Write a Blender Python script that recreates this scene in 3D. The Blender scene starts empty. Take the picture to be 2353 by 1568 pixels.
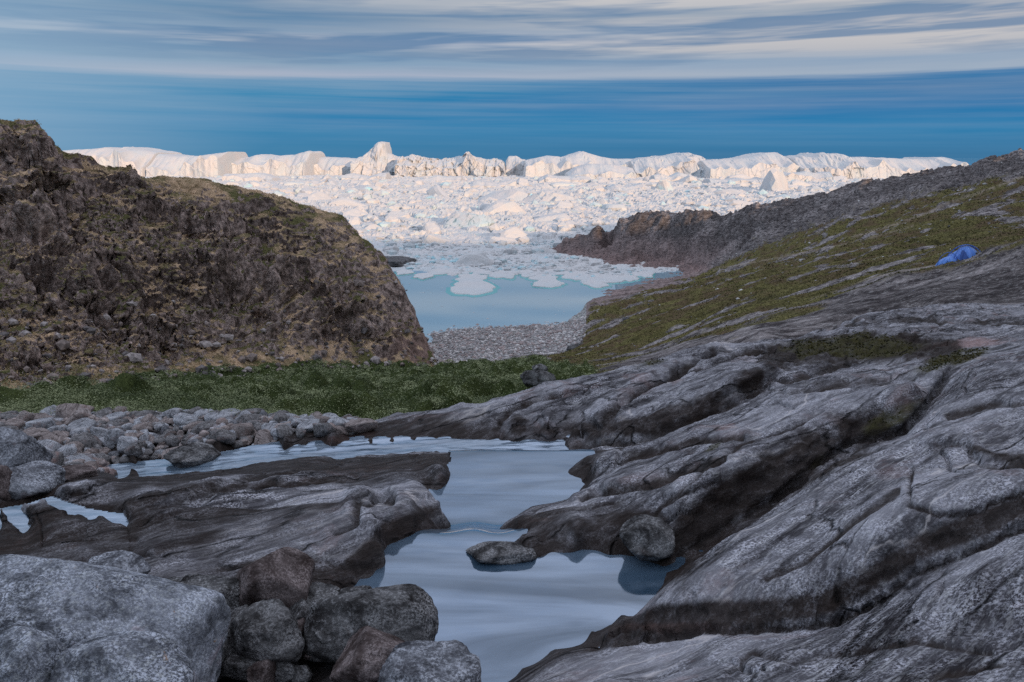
import bpy, math, random
import numpy as np
from math import radians as R

# ------------------------------------------------------------------ camera, world, sun, exposure
SC = bpy.context.scene
COL = SC.collection
PITCH = R(12.96); FPX = 1830.0; CX = 1176.5; CY = 784.0; CZ = 34.0     # picture frame used for tracing: 2353 x 1568
cam_d = bpy.data.cameras.new("camera"); cam = bpy.data.objects.new("camera", cam_d); COL.objects.link(cam)
cam_d.sensor_fit = 'HORIZONTAL'; cam_d.sensor_width = 36.0; cam_d.lens = 36.0 * FPX / 2353.0
cam_d.clip_start = 0.1; cam_d.clip_end = 90000
cam.location = (0, 0, CZ); cam.rotation_euler = (math.pi / 2 - PITCH, 0, 0)
SC.camera = cam
SUN_EL = 9.5; SUN_AZ = 152.0                   # azimuth clockwise from the view direction (+Y)
EXPOSURE = 0.68
SKY_STRENGTH = 0.11
SUN_STRENGTH = 2.7

def nd(nt, typ, ins=None, **kw):
    n = nt.nodes.new(typ)
    for k, v in kw.items(): setattr(n, k, v)
    if ins:
        for k, v in ins.items():
            if hasattr(v, 'is_output') or isinstance(v, bpy.types.NodeSocket): nt.links.new(v, n.inputs[k])
            else: n.inputs[k].default_value = v
    return n
def mth(nt, op, a, b=None, c=None, clamp=False):
    ins = {0: a}
    if b is not None: ins[1] = b
    if c is not None: ins[2] = c
    n = nd(nt, 'ShaderNodeMath', ins, operation=op); n.use_clamp = clamp
    return n.outputs[0]
def mix(nt, f, a, b, mode='MIX'):
    n = nt.nodes.new('ShaderNodeMix'); n.data_type = 'RGBA'; n.blend_type = mode
    for k, v in ((0, f), (6, a), (7, b)):
        if isinstance(v, bpy.types.NodeSocket): nt.links.new(v, n.inputs[k])
        else:
            if k: v = tuple(v) + (1,) if len(v) == 3 else v
            n.inputs[k].default_value = v
    return n.outputs[2]
def ramp(nt, fac, stops, interp='LINEAR'):
    n = nt.nodes.new('ShaderNodeValToRGB'); cr = n.color_ramp; cr.interpolation = interp
    while len(cr.elements) < len(stops): cr.elements.new(0.5)
    for e, (p, c) in zip(cr.elements, stops):
        e.position = p
        if isinstance(c, (int, float)): c = (c, c, c)
        e.color = tuple(c) + (1,) if len(c) == 3 else c
    nt.links.new(fac, n.inputs[0])
    return n.outputs[0]
def noise(nt, vec, scale, detail=4, rough=0.55, dist=0.0, kind='FBM'):
    n = nd(nt, 'ShaderNodeTexNoise', {'Scale': scale, 'Detail': detail, 'Roughness': rough, 'Distortion': dist})
    n.noise_type = kind
    if vec is not None: nt.links.new(vec, n.inputs['Vector'])
    return n.outputs[0]
def mapping(nt, vec, rot=(0, 0, 0), scale=(1, 1, 1)):
    n = nd(nt, 'ShaderNodeMapping', {'Rotation': rot, 'Scale': scale}); nt.links.new(vec, n.inputs[0])
    return n.outputs[0]

def build_world():
    w = bpy.data.worlds.new("World"); SC.world = w; w.use_nodes = True
    nt = w.node_tree; nt.nodes.clear()
    sky = nt.nodes.new('ShaderNodeTexSky'); sky.sky_type = 'NISHITA'; sky.sun_disc = False
    sky.sun_elevation = R(SUN_EL); sky.sun_rotation = R(SUN_AZ)
    sky.altitude = 50; sky.air_density = 1.0; sky.dust_density = 0.3; sky.ozone_density = 4.0
    tc = nt.nodes.new('ShaderNodeTexCoord').outputs['Generated']
    sep = nd(nt, 'ShaderNodeSeparateXYZ', {0: tc})
    X, Y, Z = sep.outputs
    az = mth(nt, 'ARCTAN2', X, Y)
    el = mth(nt, 'ARCSINE', Z)
    # long soft streaks of stratus: coordinates are directions of the sky itself
    v1 = nd(nt, 'ShaderNodeCombineXYZ', {0: mth(nt, 'MULTIPLY', az, 1.5), 1: mth(nt, 'MULTIPLY', mth(nt, 'ADD', el, mth(nt, 'MULTIPLY', az, -0.012)), 26.0), 2: 3.3}).outputs[0]
    v2 = nd(nt, 'ShaderNodeCombineXYZ', {0: mth(nt, 'MULTIPLY', az, 1.7), 1: mth(nt, 'MULTIPLY', mth(nt, 'ADD', el, mth(nt, 'MULTIPLY', az, 0.01)), 95.0), 2: 8.1}).outputs[0]
    n1 = noise(nt, v1, 1.0, 4, 0.5, 0.4); n2 = noise(nt, v2, 1.0, 5, 0.6, 0.3)
    nn = mth(nt, 'ADD', mth(nt, 'MULTIPLY', n1, 0.62), mth(nt, 'MULTIPLY', n2, 0.38))
    # cover by elevation: clear blue band low down, streaked deck above
    elw = mth(nt, 'ADD', el, mth(nt, 'MULTIPLY', mth(nt, 'SUBTRACT', n1, 0.5), 0.03))
    cover = ramp(nt, mth(nt, 'MULTIPLY', elw, 4.0), [(0.0, 0.0), (0.14, 0.0), (0.28, 0.10), (0.34, 0.36), (0.5, 0.44), (0.8, 0.60), (1.0, 0.6)])
    cov2 = mth(nt, 'ADD', cover, mth(nt, 'MULTIPLY', mth(nt, 'SUBTRACT', nn, 0.5), 2.6))
    mask = ramp(nt, cov2, [(0.12, 0.0), (0.5, 0.6), (0.9, 1.0)], 'EASE')
    mask = mth(nt, 'MULTIPLY', mask, ramp(nt, mth(nt, 'MULTIPLY', el, 4.0), [(0.12, 0.0), (0.34, 1.0)]))
    n3 = noise(nt, v1, 2.3, 4, 0.55, 0.2)
    right = mth(nt, 'ADD', mth(nt, 'MULTIPLY', az, 0.75), 0.5, clamp=True)
    bright = mth(nt, 'ADD', mth(nt, 'MULTIPLY', mth(nt, 'SUBTRACT', n3, 0.5), 2.4), mth(nt, 'ADD', mth(nt, 'MULTIPLY', right, 0.5), 0.28))
    S = 1.0 / SKY_STRENGTH
    def cs(*c): return tuple(x * S for x in c)
    cloud = ramp(nt, bright, [(0.0, (0.055, 0.115, 0.185)), (0.40, (0.15, 0.215, 0.29)), (0.75, (0.34, 0.36, 0.385)), (1.0, (0.50, 0.465, 0.45))])
    cloudS = nd(nt, 'ShaderNodeVectorMath', {0: cloud, 3: S}, operation='SCALE').outputs[0]
    # clear sky: the Nishita sky tinted to the deep evening blue over the fjord
    tint = ramp(nt, mth(nt, 'MULTIPLY', el, 4.0), [(0.0, (0.09, 0.22, 0.56)), (0.10, (0.05, 0.21, 0.56)), (0.30, (0.025, 0.26, 0.60)), (0.75, (0.14, 0.42, 0.70)), (1.0, (0.35, 0.5, 0.75))])
    tinted = mix(nt, 1.0, sky.outputs[0], tint, 'MULTIPLY')
    # pale veil towards the left
    leftv = ramp(nt, mth(nt, 'ADD', mth(nt, 'MULTIPLY', az, -1.0), mth(nt, 'MULTIPLY', mth(nt, 'SUBTRACT', n1, 0.5), 0.25)), [(0.15, 0.0), (0.62, 0.8)])
    veil = mix(nt, leftv, tinted, cs(0.15, 0.26, 0.39))
    col = mix(nt, mask, veil, cloudS)
    K = 1.1 * S / 2 ** EXPOSURE
    def sc_(r, g_, b_): return tuple((((c / 255 + 0.055) / 1.055) ** 2.4 if c > 10 else c / 255 / 12.92) * K for c in (r, g_, b_))
    e2 = mth(nt, 'ADD', el, mth(nt, 'MULTIPLY', mth(nt, 'SUBTRACT', noise(nt, nd(nt, 'ShaderNodeCombineXYZ', {0: mth(nt, 'MULTIPLY', az, 1.6), 1: mth(nt, 'MULTIPLY', el, 9.0), 2: 1.7}).outputs[0], 1.0, 3, 0.5, 0.0), 0.5), 0.022))
    e2 = mth(nt, 'ADD', e2, mth(nt, 'MULTIPLY', mth(nt, 'SUBTRACT', n2, 0.5), 0.014))
    e4 = mth(nt, 'MULTIPLY', e2, 4.0)
    Lr = ramp(nt, e4, [(0.0, sc_(62, 122, 160)), (0.16, sc_(50, 125, 168)), (0.29, sc_(60, 130, 170)), (0.345, sc_(82, 136, 172)), (0.375, sc_(160, 170, 188)), (0.43, sc_(118, 150, 176)), (0.475, sc_(112, 146, 174)), (0.52, sc_(172, 178, 190)), (0.57, sc_(112, 142, 170)), (0.63, sc_(84, 124, 158)), (0.75, sc_(104, 138, 168)), (1.0, sc_(140, 160, 185))])
    Rr = ramp(nt, e4, [(0.0, sc_(56, 112, 152)), (0.12, sc_(48, 122, 168)), (0.22, sc_(20, 108, 162)), (0.31, sc_(22, 104, 156)), (0.345, sc_(30, 108, 160)), (0.37, sc_(150, 166, 184)), (0.43, sc_(134, 156, 180)), (0.48, sc_(180, 180, 184)), (0.60, sc_(206, 198, 192)), (0.645, sc_(150, 160, 172)), (0.68, sc_(204, 198, 194)), (1.0, sc_(180, 184, 192))])
    lr = ramp(nt, mth(nt, 'ADD', mth(nt, 'ADD', mth(nt, 'MULTIPLY', az, 0.9), 0.48), mth(nt, 'MULTIPLY', mth(nt, 'SUBTRACT', n1, 0.5), 0.9)), [(0.2, 0.0), (0.8, 1.0)])
    lay = mix(nt, lr, Lr, Rr)
    wisp = ramp(nt, mth(nt, 'ADD', mth(nt, 'MULTIPLY', n2, 0.6), mth(nt, 'MULTIPLY', n3, 0.4)), [(0.36, 0.0), (0.66, 1.0)])
    wl = mth(nt, 'MULTIPLY', wisp, ramp(nt, e4, [(0.04, 0.05), (0.24, 0.28), (0.36, 0.36), (1.0, 0.42)]))
    lay = mix(nt, wl, lay, sc_(178, 182, 190))
    dk_ = mth(nt, 'MULTIPLY', ramp(nt, n3, [(0.47, 0.0), (0.62, 0.75)]), ramp(nt, e4, [(0.36, 0.0), (0.5, 1.0)]))
    lay = mix(nt, dk_, lay, sc_(70, 114, 154))
    lay = mix(nt, ramp(nt, mth(nt, 'ADD', mth(nt, 'MULTIPLY', az, -1.0), mth(nt, 'MULTIPLY', mth(nt, 'SUBTRACT', n1, 0.5), 0.2)), [(0.30, 0.0), (0.66, 0.75)]), lay, sc_(142, 172, 196))
    col = mix(nt, 0.95, col, lay)
    glow = mth(nt, 'MULTIPLY', ramp(nt, mth(nt, 'MULTIPLY', el, 0.64), [(0.14, 0.0), (0.28, 0.30), (0.55, 0.75), (0.64, 1.0)]), ramp(nt, mth(nt, 'ADD', mth(nt, 'MULTIPLY', mth(nt, 'COSINE', mth(nt, 'ADD', az, 0.7)), 0.5), 0.5), [(0.1, 0.3), (0.9, 1.0)]))
    # brightness added to the sky above the view, strongest front left, lighting the rocks
    glow = mth(nt, 'MULTIPLY', glow, ramp(nt, noise(nt, nd(nt, 'ShaderNodeCombineXYZ', {0: mth(nt, 'MULTIPLY', az, 1.3), 1: mth(nt, 'MULTIPLY', el, 6.0), 2: 5.2}).outputs[0], 1.0, 4, 0.6, 0.4), [(0.34, 0.45), (0.62, 1.0)]))
    col = mix(nt, glow, col, cs(1.04, 1.07, 1.24))
    bg = nd(nt, 'ShaderNodeBackground', {0: col, 1: SKY_STRENGTH})
    out = nt.nodes.new('ShaderNodeOutputWorld'); nt.links.new(bg.outputs[0], out.inputs[0])
build_world()

sd = bpy.data.lights.new("sun", 'SUN'); sd.energy = SUN_STRENGTH; sd.angle = R(0.6); sd.color = (1.0, 0.69, 0.46)
sun = bpy.data.objects.new("sun", sd); COL.objects.link(sun)
from mathutils import Vector
_sd = Vector((math.sin(R(SUN_AZ)) * math.cos(R(SUN_EL)), math.cos(R(SUN_AZ)) * math.cos(R(SUN_EL)), math.sin(R(SUN_EL))))
sun.rotation_euler = _sd.to_track_quat('Z', 'Y').to_euler(); sun.location = (60, -60, 120)
SC.view_settings.view_transform = 'Standard'; SC.view_settings.look = 'None'
SC.view_settings.exposure = EXPOSURE; SC.view_settings.gamma = 1.0
SC.view_settings.use_curve_mapping = False
SC.cycles.use_denoising = False

# ------------------------------------------------------------------ numpy noise
_rng = np.random.RandomState(7)
_P = _rng.permutation(256).astype(np.int32); _P = np.concatenate([_P, _P, _P])
_G = _rng.normal(size=(256, 3)); _G = (_G / np.linalg.norm(_G, axis=1)[:, None]).astype(np.float32)
_H = _rng.rand(256, 3).astype(np.float32)
def _gn(p):
    i = np.floor(p).astype(np.int32); f = (p - i).astype(np.float32); i &= 255
    w = f * f * f * (f * (f * 6 - 15) + 10)
    r = np.zeros(len(p), np.float32)
    for a in (0, 1):
        pa = _P[i[:, 0] + a]; wa = w[:, 0] if a else 1 - w[:, 0]
        for b in (0, 1):
            pb = _P[pa + i[:, 1] + b]; wb = w[:, 1] if b else 1 - w[:, 1]
            for c in (0, 1):
                g = _G[_P[pb + i[:, 2] + c]]; wc = w[:, 2] if c else 1 - w[:, 2]
                r += wa * wb * wc * (g[:, 0] * (f[:, 0] - a) + g[:, 1] * (f[:, 1] - b) + g[:, 2] * (f[:, 2] - c))
    return r * 1.5
def gn(p):
    p = np.asarray(p, np.float32); out = np.empty(len(p), np.float32)
    for s in range(0, len(p), 200000): out[s:s + 200000] = _gn(p[s:s + 200000])
    return out
def fbm(p, oct=4, rough=0.5, lac=2.03, ridged=False):
    p = np.asarray(p, np.float32); r = 0; a = 1.0; t = 0; q = p.copy()
    for k in range(oct):
        n = gn(q + 17.3 * k)
        if ridged: n = 1 - 2 * np.abs(n)
        r = r + a * n; t += a; a *= rough; q = q * lac
    return r / t
def _cell(p):
    i = np.floor(p).astype(np.int32); f = p - i
    d1 = np.full(len(p), 9.0, np.float32); d2 = d1.copy(); idv = np.zeros((len(p), 3), np.float32)
    for a in (-1, 0, 1):
        for b in (-1, 0, 1):
            for c in (-1, 0, 1):
                h = _P[_P[_P[(i[:, 0] + a) & 255] + ((i[:, 1] + b) & 255)] + ((i[:, 2] + c) & 255)]
                r = _H[h] + np.array((a, b, c), np.float32) - f
                d = (r * r).sum(1)
                m = d < d1
                d2 = np.where(m, d1, np.minimum(d2, d)); d1 = np.where(m, d, d1)
                idv[m] = _H[(h[m] * 7 + 3) & 255]
    return np.sqrt(d1), np.sqrt(d2), idv
def cell(p):
    p = np.asarray(p, np.float32); o = [_cell(p[s:s + 150000]) for s in range(0, len(p), 150000)]
    return tuple(np.concatenate([k[j] for k in o]) for j in range(3))
def sstep(a, b, x):
    t = np.clip((x - a) / (b - a), 0, 1); return t * t * (3 - 2 * t)

# ------------------------------------------------------------------ picture <-> place
def q_of_v(v): return -np.tan(PITCH + np.arctan((np.asarray(v, float) - CY) / FPX))        # (z-CZ)/y on picture row v
def v_of_q(q): return CY + FPX * np.tan(np.arctan(-np.asarray(q, float)) - PITCH)
def tx(u, v): return (u - CX) / FPX / (math.cos(PITCH) + math.sin(PITCH) * (CY - v) / FPX)  # x/y
def u_of(txx, v): return CX + txx * FPX * (np.cos(PITCH) + np.sin(PITCH) * (CY - v) / FPX)
def PD(u, v, d): return (tx(u, v), d, float(q_of_v(v)))
def PZ(u, v, z): q = float(q_of_v(v)); return (tx(u, v), (z - CZ) / q, q)
def PW(u, d, z): q = (z - CZ) / d; return (tx(u, float(v_of_q(q))), d, q)
def at(u, v, d):
    t, d, q = PD(u, v, d); return (t * d, d, CZ + q * d)

CTRL = []
def line(fn, pts, step=45.0):
    for (a, b) in zip(pts[:-1], pts[1:]):
        n = max(1, int(math.hypot((b[0] - a[0]), (b[1] - a[1]) if fn is not PW else 0) / step))
        for k in range(n):
            t = k / n
            CTRL.append(fn(*[a[j] + (b[j] - a[j]) * t for j in range(3)]))
    CTRL.append(fn(*pts[-1]))
def pts(fn, P):
    for p in P: CTRL.append(fn(*p))

def face(low, crest, gap, fnlow=PZ):
    '''a steep face: its foot is traced as low, its upper edge as crest, lying only gap metres farther back'''
    line(fnlow, low, 35); L = [fnlow(*p) for p in low]; lu = [p[0] for p in low]; ld = [t[1] for t in L]
    if lu[0] > lu[-1]: lu = lu[::-1]; ld = ld[::-1]
    line(PD, [(u, v, float(np.interp(u, lu, ld)) + gap) for u, v in crest], 35)
W1, W2, W3, W4 = 30.40, 30.12, 29.72, 30.28
W3L = 29.45
def W3f(x): return -0.01 + np.interp(x, [-6.3, -5.2, -4.5, -3.9, -3.2, -2.2, -1.0], [W3L, 29.53, 29.58, 29.64, 29.68, 29.74, 29.77])     # levels of the near pool, upper pool, far rapids, left cascade
# --- shore of the stream (height = water level)
line(PZ, [(1150, 1572, W1), (1200, 1535, W1), (1270, 1492, W1), (1330, 1482, W1), (1380, 1490, W1), (1432, 1488, W1)])
line(PZ, [(1356, 1448, W1), (1430, 1412, W1), (1480, 1396, W1), (1512, 1358, W1), (1540, 1300, W1), (1558, 1284, W1)])
line(PZ, [(1430, 1275, W1), (1330, 1264, W1), (1245, 1262, W1), (1180, 1245, W1), (1160, 1205, 30.28), (1185, 1190, 30.22)])
line(PZ, [(1185, 1190, 30.22), (1220, 1165, W2), (1330, 1148, W2), (1352, 1110, W2), (1304, 1084, W2), (1342, 1055, W2), (1330, 1012, W3 + .1)])
line(PZ, [(790, 1352, W1), (868, 1308, W1), (880, 1272, W1), (896, 1250, W1), (960, 1226, 30.36), (1014, 1200, 30.25), (1012, 1182, 30.2)])
line(PZ, [(1012, 1182, 30.2), (990, 1140, W2), (986, 1120, W2), (1030, 1082, W2), (1096, 1064, W2), (1090, 1050, 30.0), (1000, 1035, W3 + .08), (850, 1045, W3 + .02), (700, 1053, 29.68), (600, 1062, 29.64), (540, 1078, 29.6), (430, 1088, 29.55), (330, 1100, 29.5), (250, 1098, W3L)])
line(PZ, [(1320, 1008, W3 + .1), (1230, 1008, W3 + .1), (1150, 1011, W3 + .08), (1050, 1009, W3 + .06), (950, 1015, W3 + .03), (850, 1019, W3 + .02), (750, 1021, 29.7), (650, 1028, 29.66), (565, 1045, 29.61), (500, 1058, 29.58), (400, 1062, 29.53), (300, 1078, 29.48), (240, 1084, W3L)])
# beds
pts(PW, [(1230, 5.75, 29.9), (1130, 5.35, 29.95), (1150, 5.8, 29.9), (1350, 6.1, 29.9), (1250, 6.2, 29.9), (1060, 6.2, 30.0), (1450, 6.0, 29.95), (1000, 6.6, 30.0), (1090, 6.8, 30.05),
         (1070, 7.5, 29.95), (1110, 8.2, 29.8), (1060, 8.9, 29.75), (1200, 8.9, 29.7), (1250, 9.5, 29.7), (1180, 9.7, 29.75), (1230, 10.3, 29.62), (1150, 10.9, 29.5), (1250, 11.1, 29.5), (1050, 11.2, 29.5), (950, 11.25, 29.55), (850, 11.3, 29.5), (700, 11.3, 29.5), (600, 11.25, 29.45), (500, 11.2, 29.4), (400, 11.3, 29.35), (300, 11.2, 29.3)])
line(PW, [(270, 11.35, 29.22), (400, 11.38, 29.28), (560, 11.36, 29.35), (700, 11.42, 29.42), (850, 11.42, 29.5), (1000, 11.4, 29.55)], 28)
# dark tongue of rock between the pools and the flat rock in the water
pts(PZ, [(1130, 1270, 30.1), (1190, 1275, 30.15), (1100, 1250, 30.1), (1130, 1300, 30.0)])
line(PZ, [(1190, 1205, 30.42), (1260, 1190, 30.5), (1340, 1170, 30.5), (1420, 1160, 30.55)])
pts(PZ, [(1200, 1225, 30.5), (1245, 1250, 30.47), (1230, 1235, 30.5), (1330, 1240, 30.5), (1400, 1240, 30.5), (1450, 1200, 30.6), (1300, 1215, 30.55)])
# --- S4, the slab under the camera
pts(PD, [(2353, 1568, 2.75), (2100, 1568, 3.0), (1900, 1568, 3.4), (1700, 1568, 3.8), (1500, 1568, 4.2), (1330, 1568, 4.42), (1240, 1560, 4.6), (1200, 1572, 4.68), (1290, 1520, 4.82), (1380, 1515, 4.78)])
pts(PD, [(1350, 1510, 4.85), (1500, 1500, 4.75), (1650, 1490, 4.45), (1800, 1500, 4.05), (2000, 1470, 3.8), (2150, 1440, 3.6), (2280, 1440, 3.4), (2353, 1440, 3.25)])
pts(PD, [(2050, 1420, 3.95), (2150, 1350, 3.95), (2250, 1310, 3.85), (2353, 1280, 3.75), (2200, 1520, 3.2), (1950, 1530, 3.5), (1750, 1535, 3.85)])
# G3, the groove under slab S3, and the steep foot of S3 above it
face([(1416, 1476, 5.4), (1526, 1462, 5.1), (1676, 1448, 4.85), (1876, 1442, 4.55), (1926, 1428, 4.5), (2026, 1378, 4.5), (2101, 1318, 4.55), (2226, 1268, 4.5), (2353, 1213, 4.45)],
     [(1430, 1425), (1486, 1400), (1560, 1382), (1660, 1375), (1776, 1366), (1880, 1345), (1960, 1300), (2040, 1255), (2126, 1205), (2226, 1172), (2353, 1130)], 0.16, PD)
line(PD, [(1480, 1490, 5.0), (1676, 1470, 4.6), (1876, 1462, 4.3), (1950, 1440, 4.25), (2050, 1390, 4.3), (2120, 1335, 4.35), (2240, 1285, 4.3), (2353, 1232, 4.25)])
line(PZ, [(-80, 1258, W4 - .3), (0, 1243, W4 - .3), (60, 1228, W4 - .3), (120, 1206, W4 - .26), (200, 1216, W4 - .2), (280, 1224, W4 - .14)], 30)
pts(PZ, [(1395, 1450, 30.52), (1430, 1448, 30.6), (1480, 1440, 30.7)])
pts(PD, [(1620, 1310, 5.4), (1750, 1290, 5.35), (1880, 1240, 5.4), (1700, 1220, 6.0), (1800, 1190, 6.1), (1950, 1150, 6.0), (2050, 1120, 5.9), (2200, 1090, 5.6), (2353, 1050, 5.5), (1640, 1260, 6.1),
         (1900, 1080, 7.1), (2000, 1050, 7.0), (2100, 1030, 7.0), (2230, 1060, 6.1), (2353, 1000, 6.6), (2353, 940, 7.4), (2200, 960, 7.8), (2200, 900, 9.0), (2353, 870, 9.0), (2280, 830, 10.3), (2353, 808, 10.6), (2220, 855, 10.0)])
# lobe on the right edge of S3
line(PD, [(2120, 1000, 7.3), (2180, 985, 7.2), (2240, 975, 7.2), (2353, 960, 7.1)])
line(PD, [(2230, 1045, 6.35), (2290, 1062, 6.1), (2353, 1066, 6.0)])
line(PD, [(2232, 1020, 6.45), (2290, 1035, 6.3), (2353, 1040, 6.2)])
# G2 groove between S2 and S3, with the dark face of S2 above it
face([(1560, 1280, W1), (1606, 1249, 30.42), (1726, 1186, 30.5), (1826, 1111, 30.6), (1876, 1068, 30.66), (1956, 1020, 30.72), (2076, 992, 30.82), (2126, 930, 30.95), (2171, 873, 31.0)],
     [(1560, 1160), (1640, 1108), (1700, 1075), (1800, 1050), (1880, 1008), (1950, 962), (2040, 930), (2100, 885), (2150, 858)], 0.22)
# near lip of G2
line(PD, [(1580, 1305, 6.25), (1640, 1262, 6.6), (1750, 1192, 6.95), (1850, 1118, 7.35), (1905, 1075, 7.55), (1975, 1032, 7.85), (2090, 1005, 7.75), (2150, 942, 8.5), (2200, 880, 9.8)], 35)
line(PD, [(1440, 1165, 7.35), (1500, 1168, 7.2)])
line(PD, [(1500, 1110, 7.75), (1600, 1075, 7.85), (1700, 1030, 8.3)])
line(PD, [(1345, 1130, 8.05), (1400, 1108, 8.1), (1460, 1098, 8.05)])
pts(PD, [(1380, 1125, 8.1), (1380, 1060, 9.2), (1450, 1050, 9.1), (1550, 1030, 9.0), (1500, 1070, 8.6), (1650, 1000, 9.1), (1750, 990, 9.0), (1850, 940, 9.6), (1700, 950, 9.9), (1800, 905, 10.3), (1950, 900, 10.2), (2060, 876, 10.7), (1900, 878, 10.9), (2000, 866, 11.2)])
line(PZ, [(1345, 1050, 30.2), (1420, 1035, 30.35), (1500, 1022, 30.45), (1600, 985, 30.65)])
# G1 groove between S1 and S2, with the broken foot of S1 above it
face([(1326, 1024, 29.9), (1501, 1006, 30.15), (1576, 971, 30.3), (1676, 931, 30.45), (1761, 881, 30.6)],
     [(1326, 965), (1420, 960), (1520, 945), (1600, 905), (1680, 870), (1761, 845)], 0.45)
line(PZ, [(1761, 881, 30.6), (1900, 864, 30.75), (2060, 852, 30.85), (2200, 832, 31.0), (2353, 802, 31.1)])
# S1: whaleback on the far bank
line(PD, [(800, 1000, 12.1), (900, 975, 12.3), (985, 945, 12.7), (1060, 922, 13.0), (1130, 910, 13.2), (1176, 905, 13.3), (1251, 882, 13.7), (1376, 858, 14.4), (1426, 850, 14.8), (1486, 830, 15.4), (1601, 805, 16.6), (1706, 792, 18.0), (1776, 787, 19.0)])
line(PW, [(760, 14.2, 29.0), (900, 14.2, 28.9), (1060, 14.8, 28.7), (1200, 15.4, 28.4), (1376, 16.6, 28.2), (1486, 17.8, 28.0), (1601, 19.4, 27.6), (1706, 21.5, 27.3)], 60)
line(PD, [(1000, 985, 12.0), (1100, 960, 12.15), (1176, 940, 12.4), (1300, 925, 12.5), (1420, 925, 12.2), (1540, 895, 12.7), (1640, 850, 13.6)])
line(PD, [(1180, 970, 11.75), (1260, 965, 11.6)])
pts(PD, [(1650, 830, 14.8), (1560, 850, 14.2), (1450, 880, 13.2)])
# dark step and slabs above it
line(PD, [(1760, 852, 12.9), (1850, 850, 13.2), (1976, 848, 13.4), (2060, 840, 13.4), (2180, 822, 13.3), (2353, 790, 13.2)])
line(PD, [(1776, 800, 17.0), (1850, 785, 17.2), (1900, 778, 17.0), (1981, 765, 17.0), (2060, 768, 16.0), (2126, 772, 15.5), (2180, 785, 15.0), (2353, 765, 15.5)])
pts(PD, [(2050, 740, 24), (2200, 740, 23), (2353, 740, 23), (1900, 760, 22)])
line(PD, [(1850, 772, 26), (1981, 738, 30), (2060, 722, 32), (2126, 706, 34), (2240, 700, 36), (2353, 706, 36)])
line(PW, [(1850, 31, 26.0), (1981, 35.5, 25.9), (2060, 38, 25.7), (2126, 40, 25.7)], 50)
# tent ridge
pts(PD, [(2150, 690, 43), (2250, 688, 43), (2353, 690, 43), (2200, 660, 49), (2300, 640, 50)])
line(PD, [(1985, 700, 46), (2049, 668, 52), (2110, 640, 56), (2161, 622, 58), (2227, 604, 59), (2281, 576, 60), (2353, 557, 60), (2500, 530, 60)])
line(PW, [(2049, 58, 25.5), (2161, 63.5, 25.45), (2227, 64, 25.9), (2281, 66, 26.2), (2353, 67, 26.5)], 50)
# --- left ledge L1
line(PZ, [(1000, 1150, 30.45), (990, 1125, 30.5), (950, 1098, 30.45), (1010, 1070, 30.32)])
face([(790, 1352, W1), (868, 1308, W1), (880, 1272, W1)], [(780, 1315), (868, 1245), (876, 1225)], 0.10)
face([(885, 1262, W1), (960, 1226, 30.36), (1014, 1200, 30.25)], [(860, 1190), (950, 1168), (1012, 1145)], 0.12)
line(PD, [(830, 1125, 7.95), (850, 1150, 7.3), (815, 1200, 6.95), (800, 1235, 6.7)])
line(PD, [(835, 1135, 8.35), (880, 1160, 7.75)])
pts(PD, [(800, 1150, 7.7), (700, 1120, 8.3), (900, 1120, 8.35), (700, 1180, 7.3), (600, 1150, 7.9), (700, 1085, 9.2), (900, 1060, 9.9), (800, 1060, 10.0), (600, 1220, 7.0), (750, 1240, 6.7), (600, 1090, 9.2), (500, 1100, 9.1), (450, 1200, 7.2), (400, 1140, 8.2), (350, 1260, 6.5), (480, 1290, 6.35),
         (600, 1320, 6.1), (700, 1310, 6.2), (750, 1345, 6.1), (200, 1260, 6.6), (300, 1300, 6.2), (400, 1340, 5.9), (550, 1380, 5.75), (700, 1400, 5.65),
         (500, 1450, 5.45), (620, 1500, 5.2), (800, 1480, 5.2), (900, 1530, 4.95), (1020, 1540, 4.95), (300, 1500, 5.1), (300, 1568, 4.85), (100, 1450, 5.2), (0, 1400, 5.4), (0, 1568, 4.7), (500, 1568, 4.92), (700, 1560, 4.95), (-200, 1400, 5.4), (-200, 1250, 6.6)])
pts(PD, [(700, 1530, 5.08), (740, 1495, 5.25)])
# left cascade groove
line(PZ, [(-60, 1262, W4 - .12), (60, 1240, W4 - .1), (130, 1200, W4 - .1), (200, 1214, W4 - .1), (290, 1222, W4 - .02)])
line(PZ, [(-60, 1215, 30.4), (60, 1180, 30.45), (130, 1172, 30.45), (220, 1195, 30.5), (330, 1205, 30.45)])
line(PZ, [(-80, 1300, 30.50), (40, 1283, 30.50), (150, 1256, 30.50), (300, 1240, 30.48)], 30)
line(PZ, [(-100, 1170, 30.2), (0, 1150, 30.15), (100, 1118, 30.1), (200, 1100, 29.95), (300, 1095, 29.9)])
line(PZ, [(-100, 1185, 30.55), (100, 1140, 30.5), (250, 1110, 30.3), (330, 1095, 30.05)])
line(PZ, [(230, 1180, 30.55), (350, 1140, 30.5), (500, 1112, 30.4), (650, 1090, 30.3)])
# boulder bed
pts(PZ, [(-200, 1090, 30.0), (0, 1110, 30.0), (100, 1080, 29.88), (0, 1060, 29.85), (180, 1062, 29.7), (-200, 1010, 29.8), (0, 1010, 29.72), (150, 1030, 29.66), (300, 1045, 29.6), (300, 1010, 29.62), (300, 980, 29.55), (200, 975, 29.55), (0, 985, 29.6), (-200, 985, 29.6), (450, 1030, 29.66), (500, 1010, 29.72), (500, 980, 29.62), (650, 1008, 29.8), (650, 980, 29.66), (760, 1003, 29.86), (780, 985, 29.7), (830, 985, 29.75)])
line(PZ, [(-300, 985, 29.5), (0, 968, 29.45), (200, 964, 29.45), (400, 964, 29.45), (600, 968, 29.5), (780, 976, 29.5), (900, 968, 29.2)])
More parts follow.
